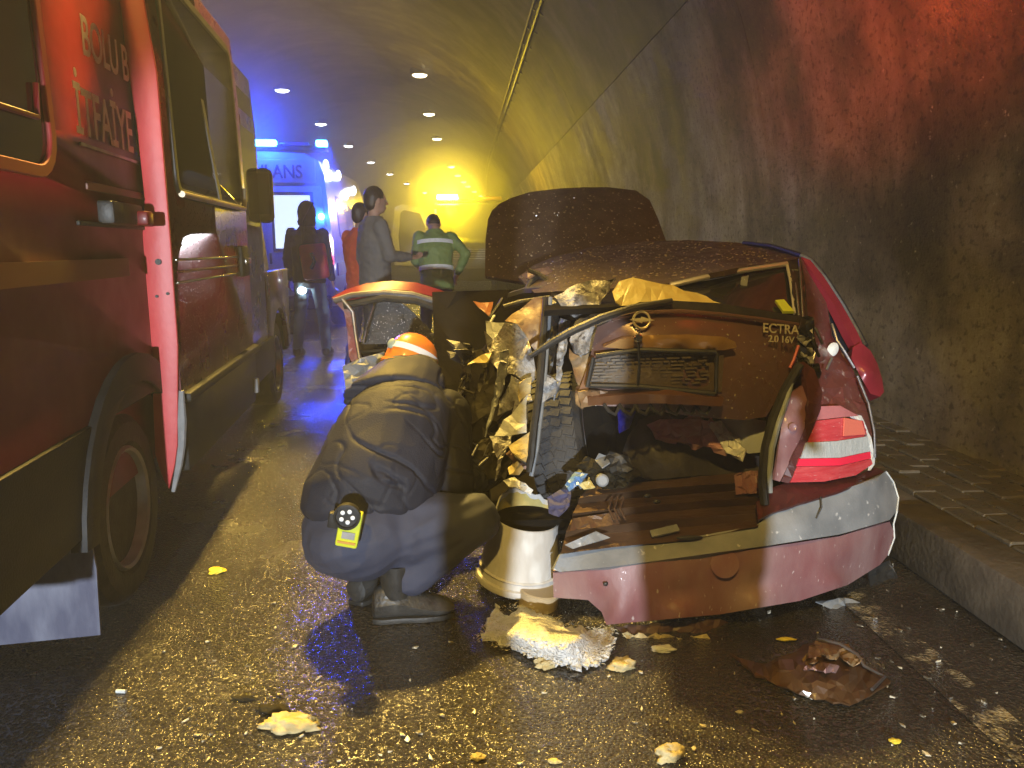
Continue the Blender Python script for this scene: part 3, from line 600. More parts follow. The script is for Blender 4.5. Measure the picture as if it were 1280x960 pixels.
lb = MB().box((.18, .15, 2.74), (1.5, .3, .08)).build('light_bar', M_CLAD, AM, local=True, bevel=.02)
MB().box((.06, .0, 2.8), (.32, .12, .09)).build('lit_strobe', M_BLUEL, lb, local=True, bevel=.02)
MB().box((.48, .02, 2.79), (.44, .12, .05)).build('unlit_lens', mat('smoked_blue_lens', (.02, .05, .2), rough=.15), lb, local=True, bevel=.015)
MB().box((.88, .0, 2.8), (.16, .12, .09)).build('lit_strobe', M_BLUEL, lb, local=True, bevel=.02)
MB().ell((.84, -.06, 1.74), (.05, .03, .05)).build('door_strobe', M_BLUEL, AM, local=True, smooth=True)
for k in range(6): MB().box((-.2 - .006 * k, -.05, 2.36 - .07 * k), (.022, .02, .022)).build('marker_led', M_WSIDE, AM, local=True)
for k, (y, z) in enumerate(((.12, 2.5), (.3, 2.37), (1.3, 2.46), (2.0, 2.2), (3.0, 2.34))):
    MB().ell((.93 - (.02 if z > 2.4 else 0), y, z), (.04, .12, .085)).build('side_lamp', M_WSIDE, AM, local=True, smooth=True)
MB().prism([(.8, 1.45), (2.6, 1.45), (2.6, 2.1), (.8, 2.1)], lambda y, z: (1.0 - (z - 1.3) * .1, y, z), lambda y, z: (.95 - (z - 1.3) * .1, y, z)).build('side_window', M_GLASS, AM, local=True)
MB().box((1.0, 2.4, .95), (.014, 4.2, .2)).build('side_stripe', mat('blue_red_livery_stripe', (.4, .03, .05), rough=.35), AM, local=True)

# ------------------------------------------------------------------ recovery truck far ahead
M_TRUCK = mat('dark_truck_paint', (.05, .055, .07), (.07, .075, .085), 4, rough=.35, coat=.4)
M_AMBERL = emis('lit_amber_beacon_lens', (1, .85, .35), 80, (.6, .3, .02))
TK = thing('recovery_truck', (.3, 22.0, 0), 'dark truck facing the camera far ahead with an amber light bar lit on its cab', 'truck')
MB().prism([(0, .5), (.1, 1.45), (.25, 1.55), (.62, 2.5), (.9, 2.58), (2.3, 2.58), (2.3, .5)], lambda y, z: (-1.05, y, z), lambda y, z: (1.05, y, z)).build('cab', M_TRUCK, TK, local=True, bevel=.06)
MB().prism([(-.92, 1.62), (.92, 1.62), (.84, 2.4), (-.84, 2.4)], lambda x, z: (x, .27 + (z - 1.6) * .39, z), lambda x, z: (x, .33 + (z - 1.6) * .39, z)).build('windscreen', M_GLASS, TK, local=True)
MB().box((0, -.06, .55), (2.15, .2, .36)).build('bumper', M_CLAD, TK, local=True, bevel=.04)
gr = MB().box((0, .02, 1.12), (1.1, .08, .34)).build('grille', M_BLACK, TK, local=True, bevel=.02)
for k in range(5): MB().box((0, -.03, .99 + .065 * k), (1.04, .02, .02)).build('grille_bar', M_STEEL, gr, local=True)
for s_ in (-1, 1):
    h_ = MB().box((.76 * s_, .0, .86), (.34, .1, .24)).build('headlight', M_CHROME, TK, local=True, bevel=.03)
    MB().ell((.76 * s_, -.06, .86), (.1, .04, .1)).build('lit_bulb', emis('lit_headlamp', (.85, .92, 1), 40), h_, local=True, smooth=True)
    MB().box((1.0 * s_, .2, 2.3), (.06, .06, .12)).build('marker_lamp', emis('lit_orange_marker', (1, .3, .06), 6), TK, local=True)
    MB().box((1.22 * s_, .5, 1.9), (.18, .1, .46)).build('mirror', M_CLAD, TK, local=True, bevel=.03)
    for y in (1.1, 5.2): wheel(TK, 1.03 * s_, y, .45, .45, .28, outward=s_)
MB().box((0, 4.4, 1.0), (2.2, 4.2, .3)).build('flatbed', M_TRUCK, TK, local=True, bevel=.02)
bb = MB().box((0, .95, 2.62), (1.9, .3, .08)).build('light_bar', M_CLAD, TK, local=True, bevel=.02)
MB().box((-.67, .85, 2.72), (.6, .2, .13)).build('lit_beacon', M_AMBERL, bb, local=True, bevel=.03)
MB().box((.5, .87, 2.7), (.8, .2, .1)).build('unlit_lens', mat('smoked_amber_lens', (.3, .15, .02), rough=.2), bb, local=True, bevel=.03)
TD = thing('open_door', (-1.05, .45, 0)); TD.parent = TK
ao = [(0, .75), (-1.15, .8), (-1.2, 1.6), (-1.1, 2.42), (-.9, 2.5), (-.35, 2.4), (0, 1.7)]
ai = [(-.16, 1.02), (-.98, 1.02), (-1.02, 1.6), (-.95, 2.26), (-.85, 2.34), (-.4, 2.25), (-.16, 1.65)]
q = MB(); n = len(ao); f0 = lambda p, y: Vector((p[0], y, p[1]))
q.add([f0(p, 0) for p in ao] + [f0(p, 0) for p in ai] + [f0(p, .06) for p in ao] + [f0(p, .06) for p in ai], [(i, (i + 1) % n, n + (i + 1) % n, n + i) for i in range(n)] + [(2 * n + i, 3 * n + i, 3 * n + (i + 1) % n, 2 * n + (i + 1) % n) for i in range(n)] + [(i, 2 * n + i, 2 * n + (i + 1) % n, (i + 1) % n) for i in range(n)] + [(n + i, n + (i + 1) % n, 3 * n + (i + 1) % n, 3 * n + i) for i in range(n)])
q.build('door_frame', M_WHITE, TD, local=True)
MB().prism(ai, lambda x, z: (x, .025, z), lambda x, z: (x, .035, z)).build('door_window', M_GLASS, TD, local=True)

# ------------------------------------------------------------------ people
def hand(mb, wr, d, side, s=1., curl=.5, up=None):
    """Palm, four bent fingers of unequal length and a thumb leaving the side of the palm. d: finger direction, side: towards the thumb."""
    wr = Vector(wr); d = Vector(d).normalized(); sd = Vector(side); sd = (sd - d * sd.dot(d)).normalized(); nrm = d.cross(sd)
    pl = wr + d * .045 * s; m_ = Matrix((sd, d, nrm)).transposed()
    mb.ell(pl, (.043 * s, .055 * s, .018 * s), m_, 12, 8)
    for k, (off, ln) in enumerate(((.031, .072), (.0105, .082), (-.0105, .075), (-.03, .06))):
        a = wr + d * .088 * s + sd * off * s; b = a + (d * math.cos(curl * .5) + nrm * math.sin(curl * .5)) * ln * .5 * s; c = b + (d * math.cos(curl * 1.4) + nrm * math.sin(curl * 1.4)) * ln * .5 * s
        mb.cap(a - d * .02 * s, b, .0105 * s, .0095 * s, 8); mb.cap(b, c, .0095 * s, .008 * s, 8)
    a = wr + d * .03 * s + sd * .035 * s; b = a + (d * .6 + sd * .7 + nrm * .3).normalized() * .04 * s; c = b + (d * .95 + sd * .1 + nrm * .4).normalized() * .032 * s
    mb.cap(a, b, .013 * s, .011 * s, 8); mb.cap(b, c, .011 * s, .009 * s, 8)
def person(label, X, Y, face, h, up_mat, leg_mat, arms, hair='cap', head_pitch=0, lean=0, group=None, hood=False, stripes=None, stance=.1, coat_hem=.86, vox=.011, shoe=None, stride=.07, thin=1):
    """Standing figure; local forward is +Y. arms: for each side (elbow, wrist) offsets in metres from the shoulder."""
    T = thing('person', (X, Y, 0), label, 'person', group); s = h / 1.78; rz = Matrix.Rotation(R(face), 3, 'Z')
    lm = Matrix.Rotation(R(-lean), 3, 'X'); hip = Vector((0, 0, .93 * s))
    def W(p): return Vector((X, Y, 0)) + rz @ Vector(p)
    def U(p):   # upper body leans about the hips
        p = Vector(p) * s; return W(hip + lm @ (p - hip))
    def Lw(p): return W(Vector(p) * s)
    B = MB(); J = MB(); T_ = MB()
    fr = rz @ Vector((0, 1, 0)); sd = rz @ Vector((1, 0, 0)); m3 = rz @ lm
    legs = []
    for q in (-1, 1):
        st = stance * q; yo = stride * q
        hp, kn, an = Lw((.09 * q, 0, .93)), Lw((.09 * q + st * .35, .03 + yo * .5, .5)), Lw((.09 * q + st * .6, yo - .02, .09))
        B.cap(hp, kn, .08 * s, .055 * s); B.cap(kn, an, .055 * s, .038 * s); B.cap(an, an + fr * .14 * s - Vector((0, 0, .04 * s)), .035 * s, .03 * s)
        T_.cap(hp, kn, .098 * s, .075 * s); T_.cap(kn, an + Vector((0, 0, .0)), .075 * s, .06 * s)
        legs.append(an)
    for q, (el, wr) in zip((-1, 1), arms):
        sh = (.185 * q, -.01, 1.43)
        a, e, w_ = U(sh), U((sh[0] + el[0] * q, sh[1] + el[1], sh[2] + el[2])), U((sh[0] + wr[0] * q, sh[1] + wr[1], sh[2] + wr[2]))
        B.cap(a, e, .05 * s, .042 * s); B.cap(e, w_, .042 * s, .028 * s); hand(B, w_, w_ - e, fr + sd * -q * .5, s, .7)
        J.cap(a, e, .072 * s, .06 * s); J.cap(e, e + (w_ - e) * .93, .06 * s, .046 * s)
    def ringE(z, rx, ry, cy_=0): return [U((rx * math.cos(2 * math.pi * k / 16), cy_ + ry * thin * math.sin(2 * math.pi * k / 16), z)) for k in range(16)]
    B.loft([ringE(.86, .12, .09), ringE(.95, .165, .115), ringE(1.1, .14, .1), ringE(1.3, .17, .115), ringE(1.42, .16, .09), ringE(1.5, .06, .055), ringE(1.56, .055, .055, .01)])
    J.loft([ringE(coat_hem, .2, .145), ringE(1.05, .19, .14), ringE(1.28, .215, .15), ringE(1.4, .2, .125), ringE(1.47, .12, .095), ringE(1.52, .085, .085, .005)])
    T_.loft([ringE(.8, .1, .1), ringE(.88, .17, .125), ringE(1.0, .165, .12)])
    hc = U((0, .025, 1.655)); hm = m3 @ Matrix.Rotation(R(-head_pitch), 3, 'X')
    if head_pitch: hc = U((0, .03 + .1 * _s(R(head_pitch)), 1.53 + .125 * _c(R(head_pitch))))
    def Hh(p): return hc + hm @ (Vector(p) * s)
    B.ell(hc, (.077 * s, .097 * s, .118 * s), hm, 16, 12); B.ell(Hh((0, .035, -.06)), (.058 * s, .06 * s, .055 * s), hm, 12, 8); B.cap(U((0, 0, 1.47)), Hh((0, -.01, -.06)), .055 * s, .052 * s)
    B.cap(Hh((0, .09, .015)), Hh((0, .112, -.022)), .011 * s, .014 * s, 8)
    for q in (-1, 1): B.ell(Hh((.079 * q, -.005, -.005)), (.012 * s, .022 * s, .032 * s), hm, 8, 6); B.cap(Hh((.022 * q, .088, .025)), Hh((.045 * q, .078, .025)), .01 * s, .009 * s, 8)
    B.cap(Hh((-.02, .085, -.062)), Hh((.02, .085, -.062)), .01 * s, .01 * s, 8)
    bo = skin('body', B, M_SKIN, T, vox * .75, 3)
    for q in (-1, 1):
        MB().ell(Hh((.031 * q, .09, .003)), (.013 * s, .008 * s, .008 * s), hm, 8, 6).build('eye', mat('eye_white', (.5, .48, .45), rough=.2), bo, smooth=True)
        MB().ell(Hh((.031 * q, .0965, .003)), (.006 * s, .004 * s, .006 * s), hm, 8, 6).build('iris', M_HAIR, bo, smooth=True)
    MB().ell(Hh((0, .094, -.062)), (.023 * s, .007 * s, .006 * s), hm, 8, 6).build('mouth', mat('lips', (.35, .13, .11), rough=.4), bo, smooth=True)
    H = MB()
    if hood: H.ell(Hh((0, -.02, .0)), (.105 * s, .115 * s, .145 * s), hm, 16, 12); H.ell(Hh((0, -.03, -.1)), (.11 * s, .1 * s, .08 * s), hm, 12, 8)
    else: H.ell(Hh((0, -.016, .03)), (.084 * s, .099 * s, .105 * s), hm, 16, 12); H.ell(Hh((0, -.05, -.02)), (.076 * s, .06 * s, .075 * s), hm, 12, 8)
    skin('hood' if hood else 'hair', H, up_mat if hood else M_HAIR, T, vox, 2, lambda c, n_: .006 * noise.noise(c * 60))
    def wr_(c, n_):
        return .012 * (1 - abs(noise.noise(Vector((c.x * 9, c.y * 9, c.z * 14)))) * 2) * .5 - .004 + .006 * noise.noise(c * 25)
    skin('jacket', J, up_mat, T, vox, 4, wr_); skin('trousers', T_, leg_mat, T, vox, 4, wr_)
    for an in legs:
        Sx = MB(); Sx.cap(an + Vector((0, 0, .02)), an - Vector((0, 0, .03)) - fr * .02, .05 * s, .05 * s); Sx.cap(an - Vector((0, 0, .045 * s)) - fr * .03, an - Vector((0, 0, .05 * s)) + fr * .15 * s, .042 * s, .038 * s); Sx.ell(an + fr * .1 * s - Vector((0, 0, .035)), (.046 * s,) * 3)
        skin('shoe', Sx, shoe or M_BLACK, T, vox * .8, 2)
    for (z0, z1, m_, rx, ry) in (stripes or []):
        MB().loft([ringE(z0, rx, ry), ringE(z1, rx, ry)], caps=False).build('reflective_band', m_, T, smooth=True)
    return T, U, W
M_JACK = mat('dark_jacket_cloth', (.02, .021, .026), (.028, .03, .036), 9, rough=.6, bump=.2, bscale=200)
M_GREYJ = mat('grey_jacket_cloth', (.16, .16, .16), (.14, .14, .14), 3, rough=.75, bump=.2, bscale=200)
M_ORANGE = mat('orange_vest_cloth', (.7, .1, .03), (.6, .08, .03), 8, rough=.7)
M_LIME = mat('lime_hi_vis_cloth', (.24, .34, .1), (.18, .28, .08), 8, rough=.6, bump=.2, bscale=100)
M_JEANS = mat('pale_jeans', (.2, .27, .33), (.24, .32, .38), 3, rough=.8, bump=.2, bscale=300)
M_DTROUS = mat('dark_trousers', (.025, .027, .035), rough=.75, bump=.2, bscale=200)
M_REFL = mat('silver_reflective_tape', (.92, .94, .94), (.85, .88, .88), 30, rough=.3)
M_SHOE = mat('worn_dark_shoe', (.1, .1, .1), (.05, .05, .05), 12, rough=.5)
DOWN = ((.06, -.02, -.29), (.07, .06, -.53)); FWD = ((.05, .06, -.27), (-.02, .28, -.28)); HIPS = ((.16, -.06, -.22), (.07, .06, -.42))
person('person in dark hooded jacket and pale jeans standing behind the ambulance', -1.78, 9.25, -12, 1.8, M_JACK, M_JEANS, (DOWN, DOWN), hood=True, shoe=M_SHOE)
person('person in orange vest with dark hair beside the man in grey', -1.06, 8.35, -40, 1.74, M_ORANGE, M_DTROUS, (FWD, DOWN), stance=.06)
person('tall man in grey jacket facing the open truck door', -.82, 7.5, -62, 1.84, M_GREYJ, M_DTROUS, (DOWN, FWD), stance=.08)
Tt, U4, W4 = person('person in lime hi vis jacket with silver bands bending forward', -.28, 9.0, 8, 1.76, M_LIME, M_DTROUS, (FWD, HIPS), head_pitch=50, lean=14, stance=.12, stripes=[(1.33, 1.375, M_REFL, .232, .166), (1.02, 1.075, M_REFL, .206, .158)], coat_hem=.8)
# what they carry
bc = P(393, 327, 9.05)
BG = thing('shoulder_bag', (bc.x, bc.y, bc.z - .2), 'red bag hanging at the hip of the person in pale jeans', 'bag')
MB().box(bc, (.3, .1, .4), Matrix.Rotation(R(-6), 3, 'Y')).build('pouch', mat('red_bag_cloth', (.55, .03, .05), (.45, .02, .04), 9, rough=.6, bump=.2), BG, bevel=.04, seg=3)
MB().tube([bc + Vector((-.02, -.055, .1)), bc + Vector((.01, -.058, -.0)), bc + Vector((-.03, -.056, -.08))], .02, 6).build('emblem', M_BLACK, BG)
MB().tube([bc + Vector((-.12, 0, .2)), bc + Vector((-.1, -.02, .45)), bc + Vector((.02, -.02, .66))], .014, 6).build('strap', M_BLACK, BG)
tc_ = P(378, 363, 9.2)
TO = thing('torch', tc_, 'lit white torch held low at the left hand of the person in pale jeans', 'torch')
MB().tube([tc_ + Vector((0, .1, .02)), tc_ + Vector((0, -.02, 0))], .025, 10).build('barrel', M_CLAD, TO); MB().ell(tc_ + Vector((0, -.03, 0)), (.05, .02, .04)).build('lens', emis('lit_torch_lens', (.8, .95, 1), 25), TO, smooth=True)
# two unseen onlookers added outside the frame so their bodies block the work light
person('added unseen onlooker behind the photographer, shading the car from the work light', .42, -.38, 0, 1.76, M_JACK, M_DTROUS, (FWD, DOWN), stance=-.05, stride=.01, vox=.016)
person('added unseen onlooker standing side on, shading the crouching man from the work light', -.075, -.55, 90, 1.7, M_JACK, M_DTROUS, (((.05, 0, -.29), (.05, .0, -.55)),) * 2, stance=.02, stride=.01, vox=.016, thin=.55)
# ------------------------------------------------------------------ wrecked car
CAR = thing('wrecked_car', (.8, 3.6, 0), 'wrecked burgundy saloon car with its rear left side torn open and boot crushed', 'car')
# roof and bonnet
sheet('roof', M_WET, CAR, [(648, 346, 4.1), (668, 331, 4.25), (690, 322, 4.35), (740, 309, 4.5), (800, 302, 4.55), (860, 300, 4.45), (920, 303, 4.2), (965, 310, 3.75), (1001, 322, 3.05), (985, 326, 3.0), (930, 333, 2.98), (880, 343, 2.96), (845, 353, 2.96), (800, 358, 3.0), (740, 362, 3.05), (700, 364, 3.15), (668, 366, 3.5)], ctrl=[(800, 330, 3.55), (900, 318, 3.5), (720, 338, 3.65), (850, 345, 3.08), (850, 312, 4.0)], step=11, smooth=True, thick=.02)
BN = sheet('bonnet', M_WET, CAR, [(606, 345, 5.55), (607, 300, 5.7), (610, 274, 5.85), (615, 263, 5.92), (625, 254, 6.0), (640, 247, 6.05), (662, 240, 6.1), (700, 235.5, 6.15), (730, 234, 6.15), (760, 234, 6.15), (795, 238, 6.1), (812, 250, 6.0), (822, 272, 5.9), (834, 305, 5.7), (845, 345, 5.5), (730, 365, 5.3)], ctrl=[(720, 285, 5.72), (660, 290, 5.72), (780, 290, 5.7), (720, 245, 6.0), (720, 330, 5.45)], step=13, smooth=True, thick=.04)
# rear window
sheet('parcel_shelf', M_DARK, CAR, [(835, 368, 2.76), (900, 384, 2.72), (998, 396, 2.72), (990, 345, 3.3), (930, 345, 3.4), (850, 355, 3.3)], step=20, amp=.02)
RWN = sheet('rear_window', mat('tinted_window_glass', (.02, .02, .02), rough=.05, trans=.0, spec=.6), CAR, [(846, 358, 2.97), (985, 331, 2.99), (993, 360, 2.85), (997, 393, 2.71), (950, 388, 2.7), (900, 381, 2.72), (832, 369, 2.84)], step=20, smooth=True, thick=.005)
pt('window_trim', mat('pale_window_trim', (.45, .43, .46), rough=.3, metal=.4), RWN, [(838, 357, 2.95), (880, 347, 2.94), (930, 338, 2.95), (984, 330, 2.97)], .011)
pt('window_seal', mat('pale_seal', (.5, .5, .48), rough=.5), RWN, [(984, 332, 2.96), (988, 350, 2.86), (991, 372, 2.77), (993, 392, 2.68)], .006)
sheet('headrest', M_GREYPL, RWN, [(927, 346, 2.9), (936, 344, 2.9), (933, 362, 2.86), (938, 374, 2.82), (930, 375, 2.82), (925, 358, 2.88)], step=8, amp=.004, thick=.01)
sheet('safety_vest', mat('folded_lime_vest', (.6, .68, .05), (.5, .6, .04), 10, rough=.6), RWN, [(969, 375, 2.74), (980, 374, 2.74), (993, 389, 2.67), (979, 389, 2.67)], step=8, amp=.003, thick=.01)
sheet('rear_pillar', M_BLACK, CAR, [(984, 327, 3.0), (1001, 322, 3.0), (1006, 350, 2.86), (1010, 396, 2.66), (1000, 402, 2.62), (994, 391, 2.68), (990, 355, 2.82)], step=9, amp=.012, thick=.02)
for q in ([(999, 324, 2.97), (1001, 350, 2.84), (1004, 398, 2.62)], [(990, 335, 2.95), (996, 365, 2.78), (999, 395, 2.64)]): pt('pillar_edge', M_STEEL, CAR, q, .004)
# right rear quarter and ajar rear door
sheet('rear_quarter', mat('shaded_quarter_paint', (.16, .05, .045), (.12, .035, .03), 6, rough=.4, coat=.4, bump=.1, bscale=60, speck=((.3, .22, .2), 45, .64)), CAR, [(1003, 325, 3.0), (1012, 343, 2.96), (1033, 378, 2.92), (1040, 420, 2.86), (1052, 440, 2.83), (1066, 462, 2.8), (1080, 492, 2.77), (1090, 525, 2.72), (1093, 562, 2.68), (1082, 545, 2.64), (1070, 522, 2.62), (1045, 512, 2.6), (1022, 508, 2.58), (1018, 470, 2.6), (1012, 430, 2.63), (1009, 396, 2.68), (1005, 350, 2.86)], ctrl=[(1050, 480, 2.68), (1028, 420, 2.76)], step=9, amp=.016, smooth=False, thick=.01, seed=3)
for k, q in enumerate(([(1040, 405, 2.82), (1046, 425, 2.78), (1056, 440, 2.76), (1068, 460, 2.74)], [(1072, 470, 2.74), (1086, 505, 2.7), (1093, 540, 2.66), (1094, 572, 2.64)], [(1033, 462, 2.6), (1040, 447, 2.61)], [(1008, 400, 2.6), (1020, 412, 2.58), (1028, 430, 2.58)], [(1019, 440, 2.58), (1013, 462, 2.56)], [(1000, 405, 2.58), (1012, 418, 2.57), (1024, 446, 2.57)])):
    pt('torn_edge', M_STEEL if k != 5 else M_BLACK, CAR, q, .005)
MB().ell(P(1041, 437, 2.76), (.022, .008, .028), Matrix.Rotation(R(20), 3, 'Y')).build('white_clip', M_FOAM, CAR, smooth=True)
DRR = sheet('rear_door', M_GLOSS, CAR, [(1076, 428, 2.86), (1088, 438, 2.86), (1097, 455, 2.85), (1103, 475, 2.83), (1105, 490, 2.8), (1100, 496, 2.78), (1088, 492, 2.78), (1074, 468, 2.8), (1064, 448, 2.82), (1066, 434, 2.85)], ctrl=[(1086, 465, 2.78)], step=7, smooth=True, thick=.05)
sheet('door_window', M_GLASS, DRR, [(1034, 378, 2.98), (1042, 379, 2.97), (1058, 412, 2.93), (1072, 440, 2.9), (1066, 456, 2.88), (1052, 440, 2.9), (1041, 420, 2.93)], step=10, smooth=True)
sheet('window_frame', M_GLOSS, DRR, [(1002, 321, 3.05), (1013, 325, 3.04), (1030, 346, 3.0), (1052, 380, 2.96), (1070, 412, 2.92), (1080, 432, 2.88), (1072, 440, 2.86), (1058, 412, 2.89), (1042, 380, 2.93), (1022, 349, 2.97), (1010, 333, 3.0)], step=6, smooth=True, thick=.03)
pt('window_rubber', M_BLACK, DRR, [(930, 304, 4.1), (965, 308, 3.7), (1003, 320, 3.06), (1014, 326, 3.05), (1032, 348, 3.01), (1054, 382, 2.97), (1072, 414, 2.93), (1082, 433, 2.88)], .012)
# boot lid
LID = sheet('boot_lid', M_PAINT, CAR, [(748, 402, 2.52), (765, 394, 2.51), (800, 387, 2.51), (850, 385, 2.51), (900, 389, 2.53), (950, 395, 2.56), (1001, 402, 2.6), (1001, 425, 2.585), (992, 455, 2.56), (977, 488, 2.53), (958, 521, 2.51), (930, 525, 2.48), (880, 522, 2.455), (820, 514, 2.45), (770, 508, 2.46), (726, 506, 2.49), (722, 492, 2.5), (736, 455, 2.52), (742, 425, 2.52)], ctrl=[(860, 405, 2.475), (860, 450, 2.43), (860, 490, 2.42), (940, 440, 2.49), (930, 490, 2.46), (780, 460, 2.46), (800, 405, 2.475)], step=9, amp=.0015, smooth=True, thick=.03)
lidD = lambda x, y: tps([(748, 402), (850, 385), (1001, 402), (958, 521), (820, 514), (726, 506), (742, 425), (860, 405), (860, 450), (860, 490), (940, 440), (930, 490), (780, 460), (800, 405)], np.array([2.52, 2.51, 2.6, 2.51, 2.45, 2.49, 2.52, 2.475, 2.43, 2.42, 2.49, 2.46, 2.46, 2.475]))(x, y)
sheet('lid_edge', M_BLACK, LID, [(742, 399, 2.5), (775, 384, 2.49), (830, 375, 2.5), (900, 379, 2.52), (950, 387, 2.55), (1003, 396, 2.59), (1003, 404, 2.58), (950, 396, 2.54), (900, 390, 2.51), (830, 386, 2.49), (780, 393, 2.485), (746, 407, 2.49)], step=8, smooth=True, thick=.02)
pt('edge_highlight', M_PAINT, LID, [(765, 399, 2.475), (800, 391, 2.475), (850, 389, 2.475), (900, 393, 2.495), (950, 399, 2.525), (998, 406, 2.565)], .007)
pt('hanging_seal', M_BLACK, LID, [(840, 376, 2.47), (790, 385, 2.45), (750, 398, 2.44), (715, 414, 2.44), (690, 428, 2.45), (662, 446, 2.46)], [.009, .012, .013, .013, .012, .008])
sheet('grip_trim', mat('highlit_grip_trim', (.42, .25, .09), (.36, .2, .07), 5, rough=.25, metal=.3, coat=.6), LID, [(754, 434, 2.45), (775, 424, 2.43), (810, 419, 2.41), (860, 418, 2.4), (905, 421, 2.41), (919, 427, 2.425), (921, 434, 2.43), (905, 438, 2.42), (850, 436, 2.405), (790, 437, 2.42)], ctrl=[(850, 428, 2.375), (800, 429, 2.395), (895, 430, 2.395)], step=6, smooth=True, thick=.03)  # gold highlight on the grip bar is part of the base colour
PLT = sheet('plate_recess', mat('dark_plate_recess', (.05, .035, .02), (.08, .055, .03), 20, rough=.55, bump=.3), LID, [(741, 450, 2.47), (770, 443, 2.455), (850, 441, 2.43), (905, 444, 2.435), (902, 490, 2.43), (850, 487, 2.415), (790, 484, 2.42), (733, 484, 2.45)], step=10, smooth=True, thick=.02)
rnd = random.Random(8)
for r_ in range(9):
    y = 446 + r_ * 4.1; x = 746 - r_ * 1.1
    while x < 882:
        w_ = rnd.choice((5, 8, 12, 17)); 
        if x + w_ > 888: break
        sl = -.035 * (x - 745) * (1 - r_ / 9)
        d0 = 2.445 - .032 * min(1, (x - 740) / 110) + .006
        if rnd.random() > .16: MB().box(P(x + w_ / 2, y + sl, d0 - .006), (w_ * .00235, .008, .0055), Matrix.Rotation(R(-2), 3, 'Y')).build('plate_rib', M_STAMP if 'M_STAMP' in globals() else globals().setdefault('M_STAMP', mat('grimy_plate_plastic', (.13, .1, .055), (.07, .05, .03), 30, rough=.5)), PLT)
        x += w_ + rnd.choice((1.5, 2.5, 4))
for q, rr in (([(745, 445, 2.44), (800, 437, 2.4), (895, 440, 2.4)], .008), ([(738, 482, 2.43), (800, 483, 2.4), (893, 492, 2.4)], .009), ([(896, 441, 2.41), (895, 492, 2.405)], .007), ([(742, 447, 2.45), (734, 484, 2.44)], .007)): pt('recess_frame', M_BLACK, PLT, q, rr)
sheet('lower_moulding', mat('bronze_lower_moulding', (.22, .1, .04), (.16, .07, .03), 8, rough=.3, metal=.4, coat=.4), LID, [(735, 497, 2.44), (800, 492, 2.4), (905, 497, 2.405), (902, 508, 2.405), (820, 504, 2.4), (735, 507, 2.45)], ctrl=[(830, 499, 2.375)], step=7, smooth=True, thick=.03)
sheet('lid_corner', M_GOLD, LID, [(722, 490, 2.46), (740, 487, 2.45), (760, 489, 2.44), (764, 497, 2.44), (748, 506, 2.45), (726, 510, 2.46)], step=7, amp=.012, seed=4)
for k in range(7): x = 755 + k * 19; pt('torn_lining', M_BLACK, LID, [(x, 505, 2.43), (x + 6, 514, 2.415), (x + 14, 518, 2.42), (x + 19, 509, 2.43)], .006)
# badge, lock, lettering on the lid
ec = P(802, 400, 2.455); em = Matrix.Rotation(R(78), 3, 'X'); em = Matrix.Rotation(R(-4), 3, 'Z') @ em
bd = MB()
ri = []
for i in range(29):
    a = 2 * math.pi * i / 28; ri.append(ec + em @ Vector((.0265 * math.cos(a), .0265 * math.sin(a), 0)))
bd.tube(ri, .0042, 8)
bd = bd.build('badge', M_BADGE, LID, smooth=True)
zz = [(-.042, .001), (-.012, .0055), (-.003, .0055), (-.001, .011), (.018, .0045), (.042, -.001), (.012, -.0055), (.003, -.0055), (.001, -.011), (-.018, -.0045)]
MB().prism(zz, lambda x, y: ec + em @ Vector((x, y, .006)), lambda x, y: ec + em @ Vector((x, y, -.002))).build('badge_bolt', M_BADGE, bd)
lc = P(797, 423, 2.385)
lk = MB().lathe([(.014, 0), (.014, .012), (.01, .016), (.002, .016)], 16, em, lc).build('lock', M_CHROME, LID, smooth=True)
MB().tube([lc + em @ Vector((0, .012, .012)), lc + em @ Vector((.008, .026, .014)), lc + em @ Vector((-.004, .034, .012)), lc + em @ Vector((-.008, .028, .012))], .003, 6).build('lock_wire', M_STEEL, lk)
pt('lock_cable', M_BLACK, LID, [(798, 428, 2.38), (799, 455, 2.4), (797, 482, 2.395)], .004)
TM = Matrix.Rotation(R(10), 3, 'Z') @ Matrix.Rotation(R(80), 3, 'X') @ Matrix.Rotation(R(-5), 3, 'Z')
text('lettering', 'ECTRA', M_BADGE, LID, P(953, 415, 2.51), TM, .044, .0015, .98, 1.05, local=False)
text('lettering', '2.0 16V', M_BADGE, LID, P(960, 427, 2.505), TM, .032, .0015, 1.05, .95, local=False)
pt('lid_side_edge', mat('bright_paint_edge', (.55, .09, .1), rough=.35), LID, [(998, 432, 2.56), (992, 450, 2.54), (987, 460, 2.53)], .005)
# torn pieces at the lid's right end
for k in range(7):
    rnd = random.Random(40 + k); x = 1000 + rnd.uniform(0, 16); y = 405 + k * 10
    sheet('torn_shard', (M_BLACK, M_FOIL, M_OLIVE)[k % 3], CAR, [(x - 6, y - 8, 2.58), (x + 8, y - 10, 2.57), (x + 12, y + 8, 2.56), (x, y + 16, 2.57), (x - 9, y + 6, 2.56)], step=6, amp=.02, jag=2, seed=k)
sheet('lamp_inner_panel', M_DUST, CAR, [(990, 490, 2.52), (1003, 482, 2.52), (1009, 500, 2.51), (1006, 535, 2.5), (992, 568, 2.49), (975, 602, 2.47), (968, 600, 2.47), (972, 568, 2.48), (977, 530, 2.5)], ctrl=[(990, 535, 2.475)], step=8, amp=.006, smooth=True, thick=.01)
MB().lathe([(.012, 0), (.015, .003), (.011, .006), (.004, .003)], 14, em, P(991, 534, 2.47)).build('dimple', M_DUST, CAR, smooth=True)
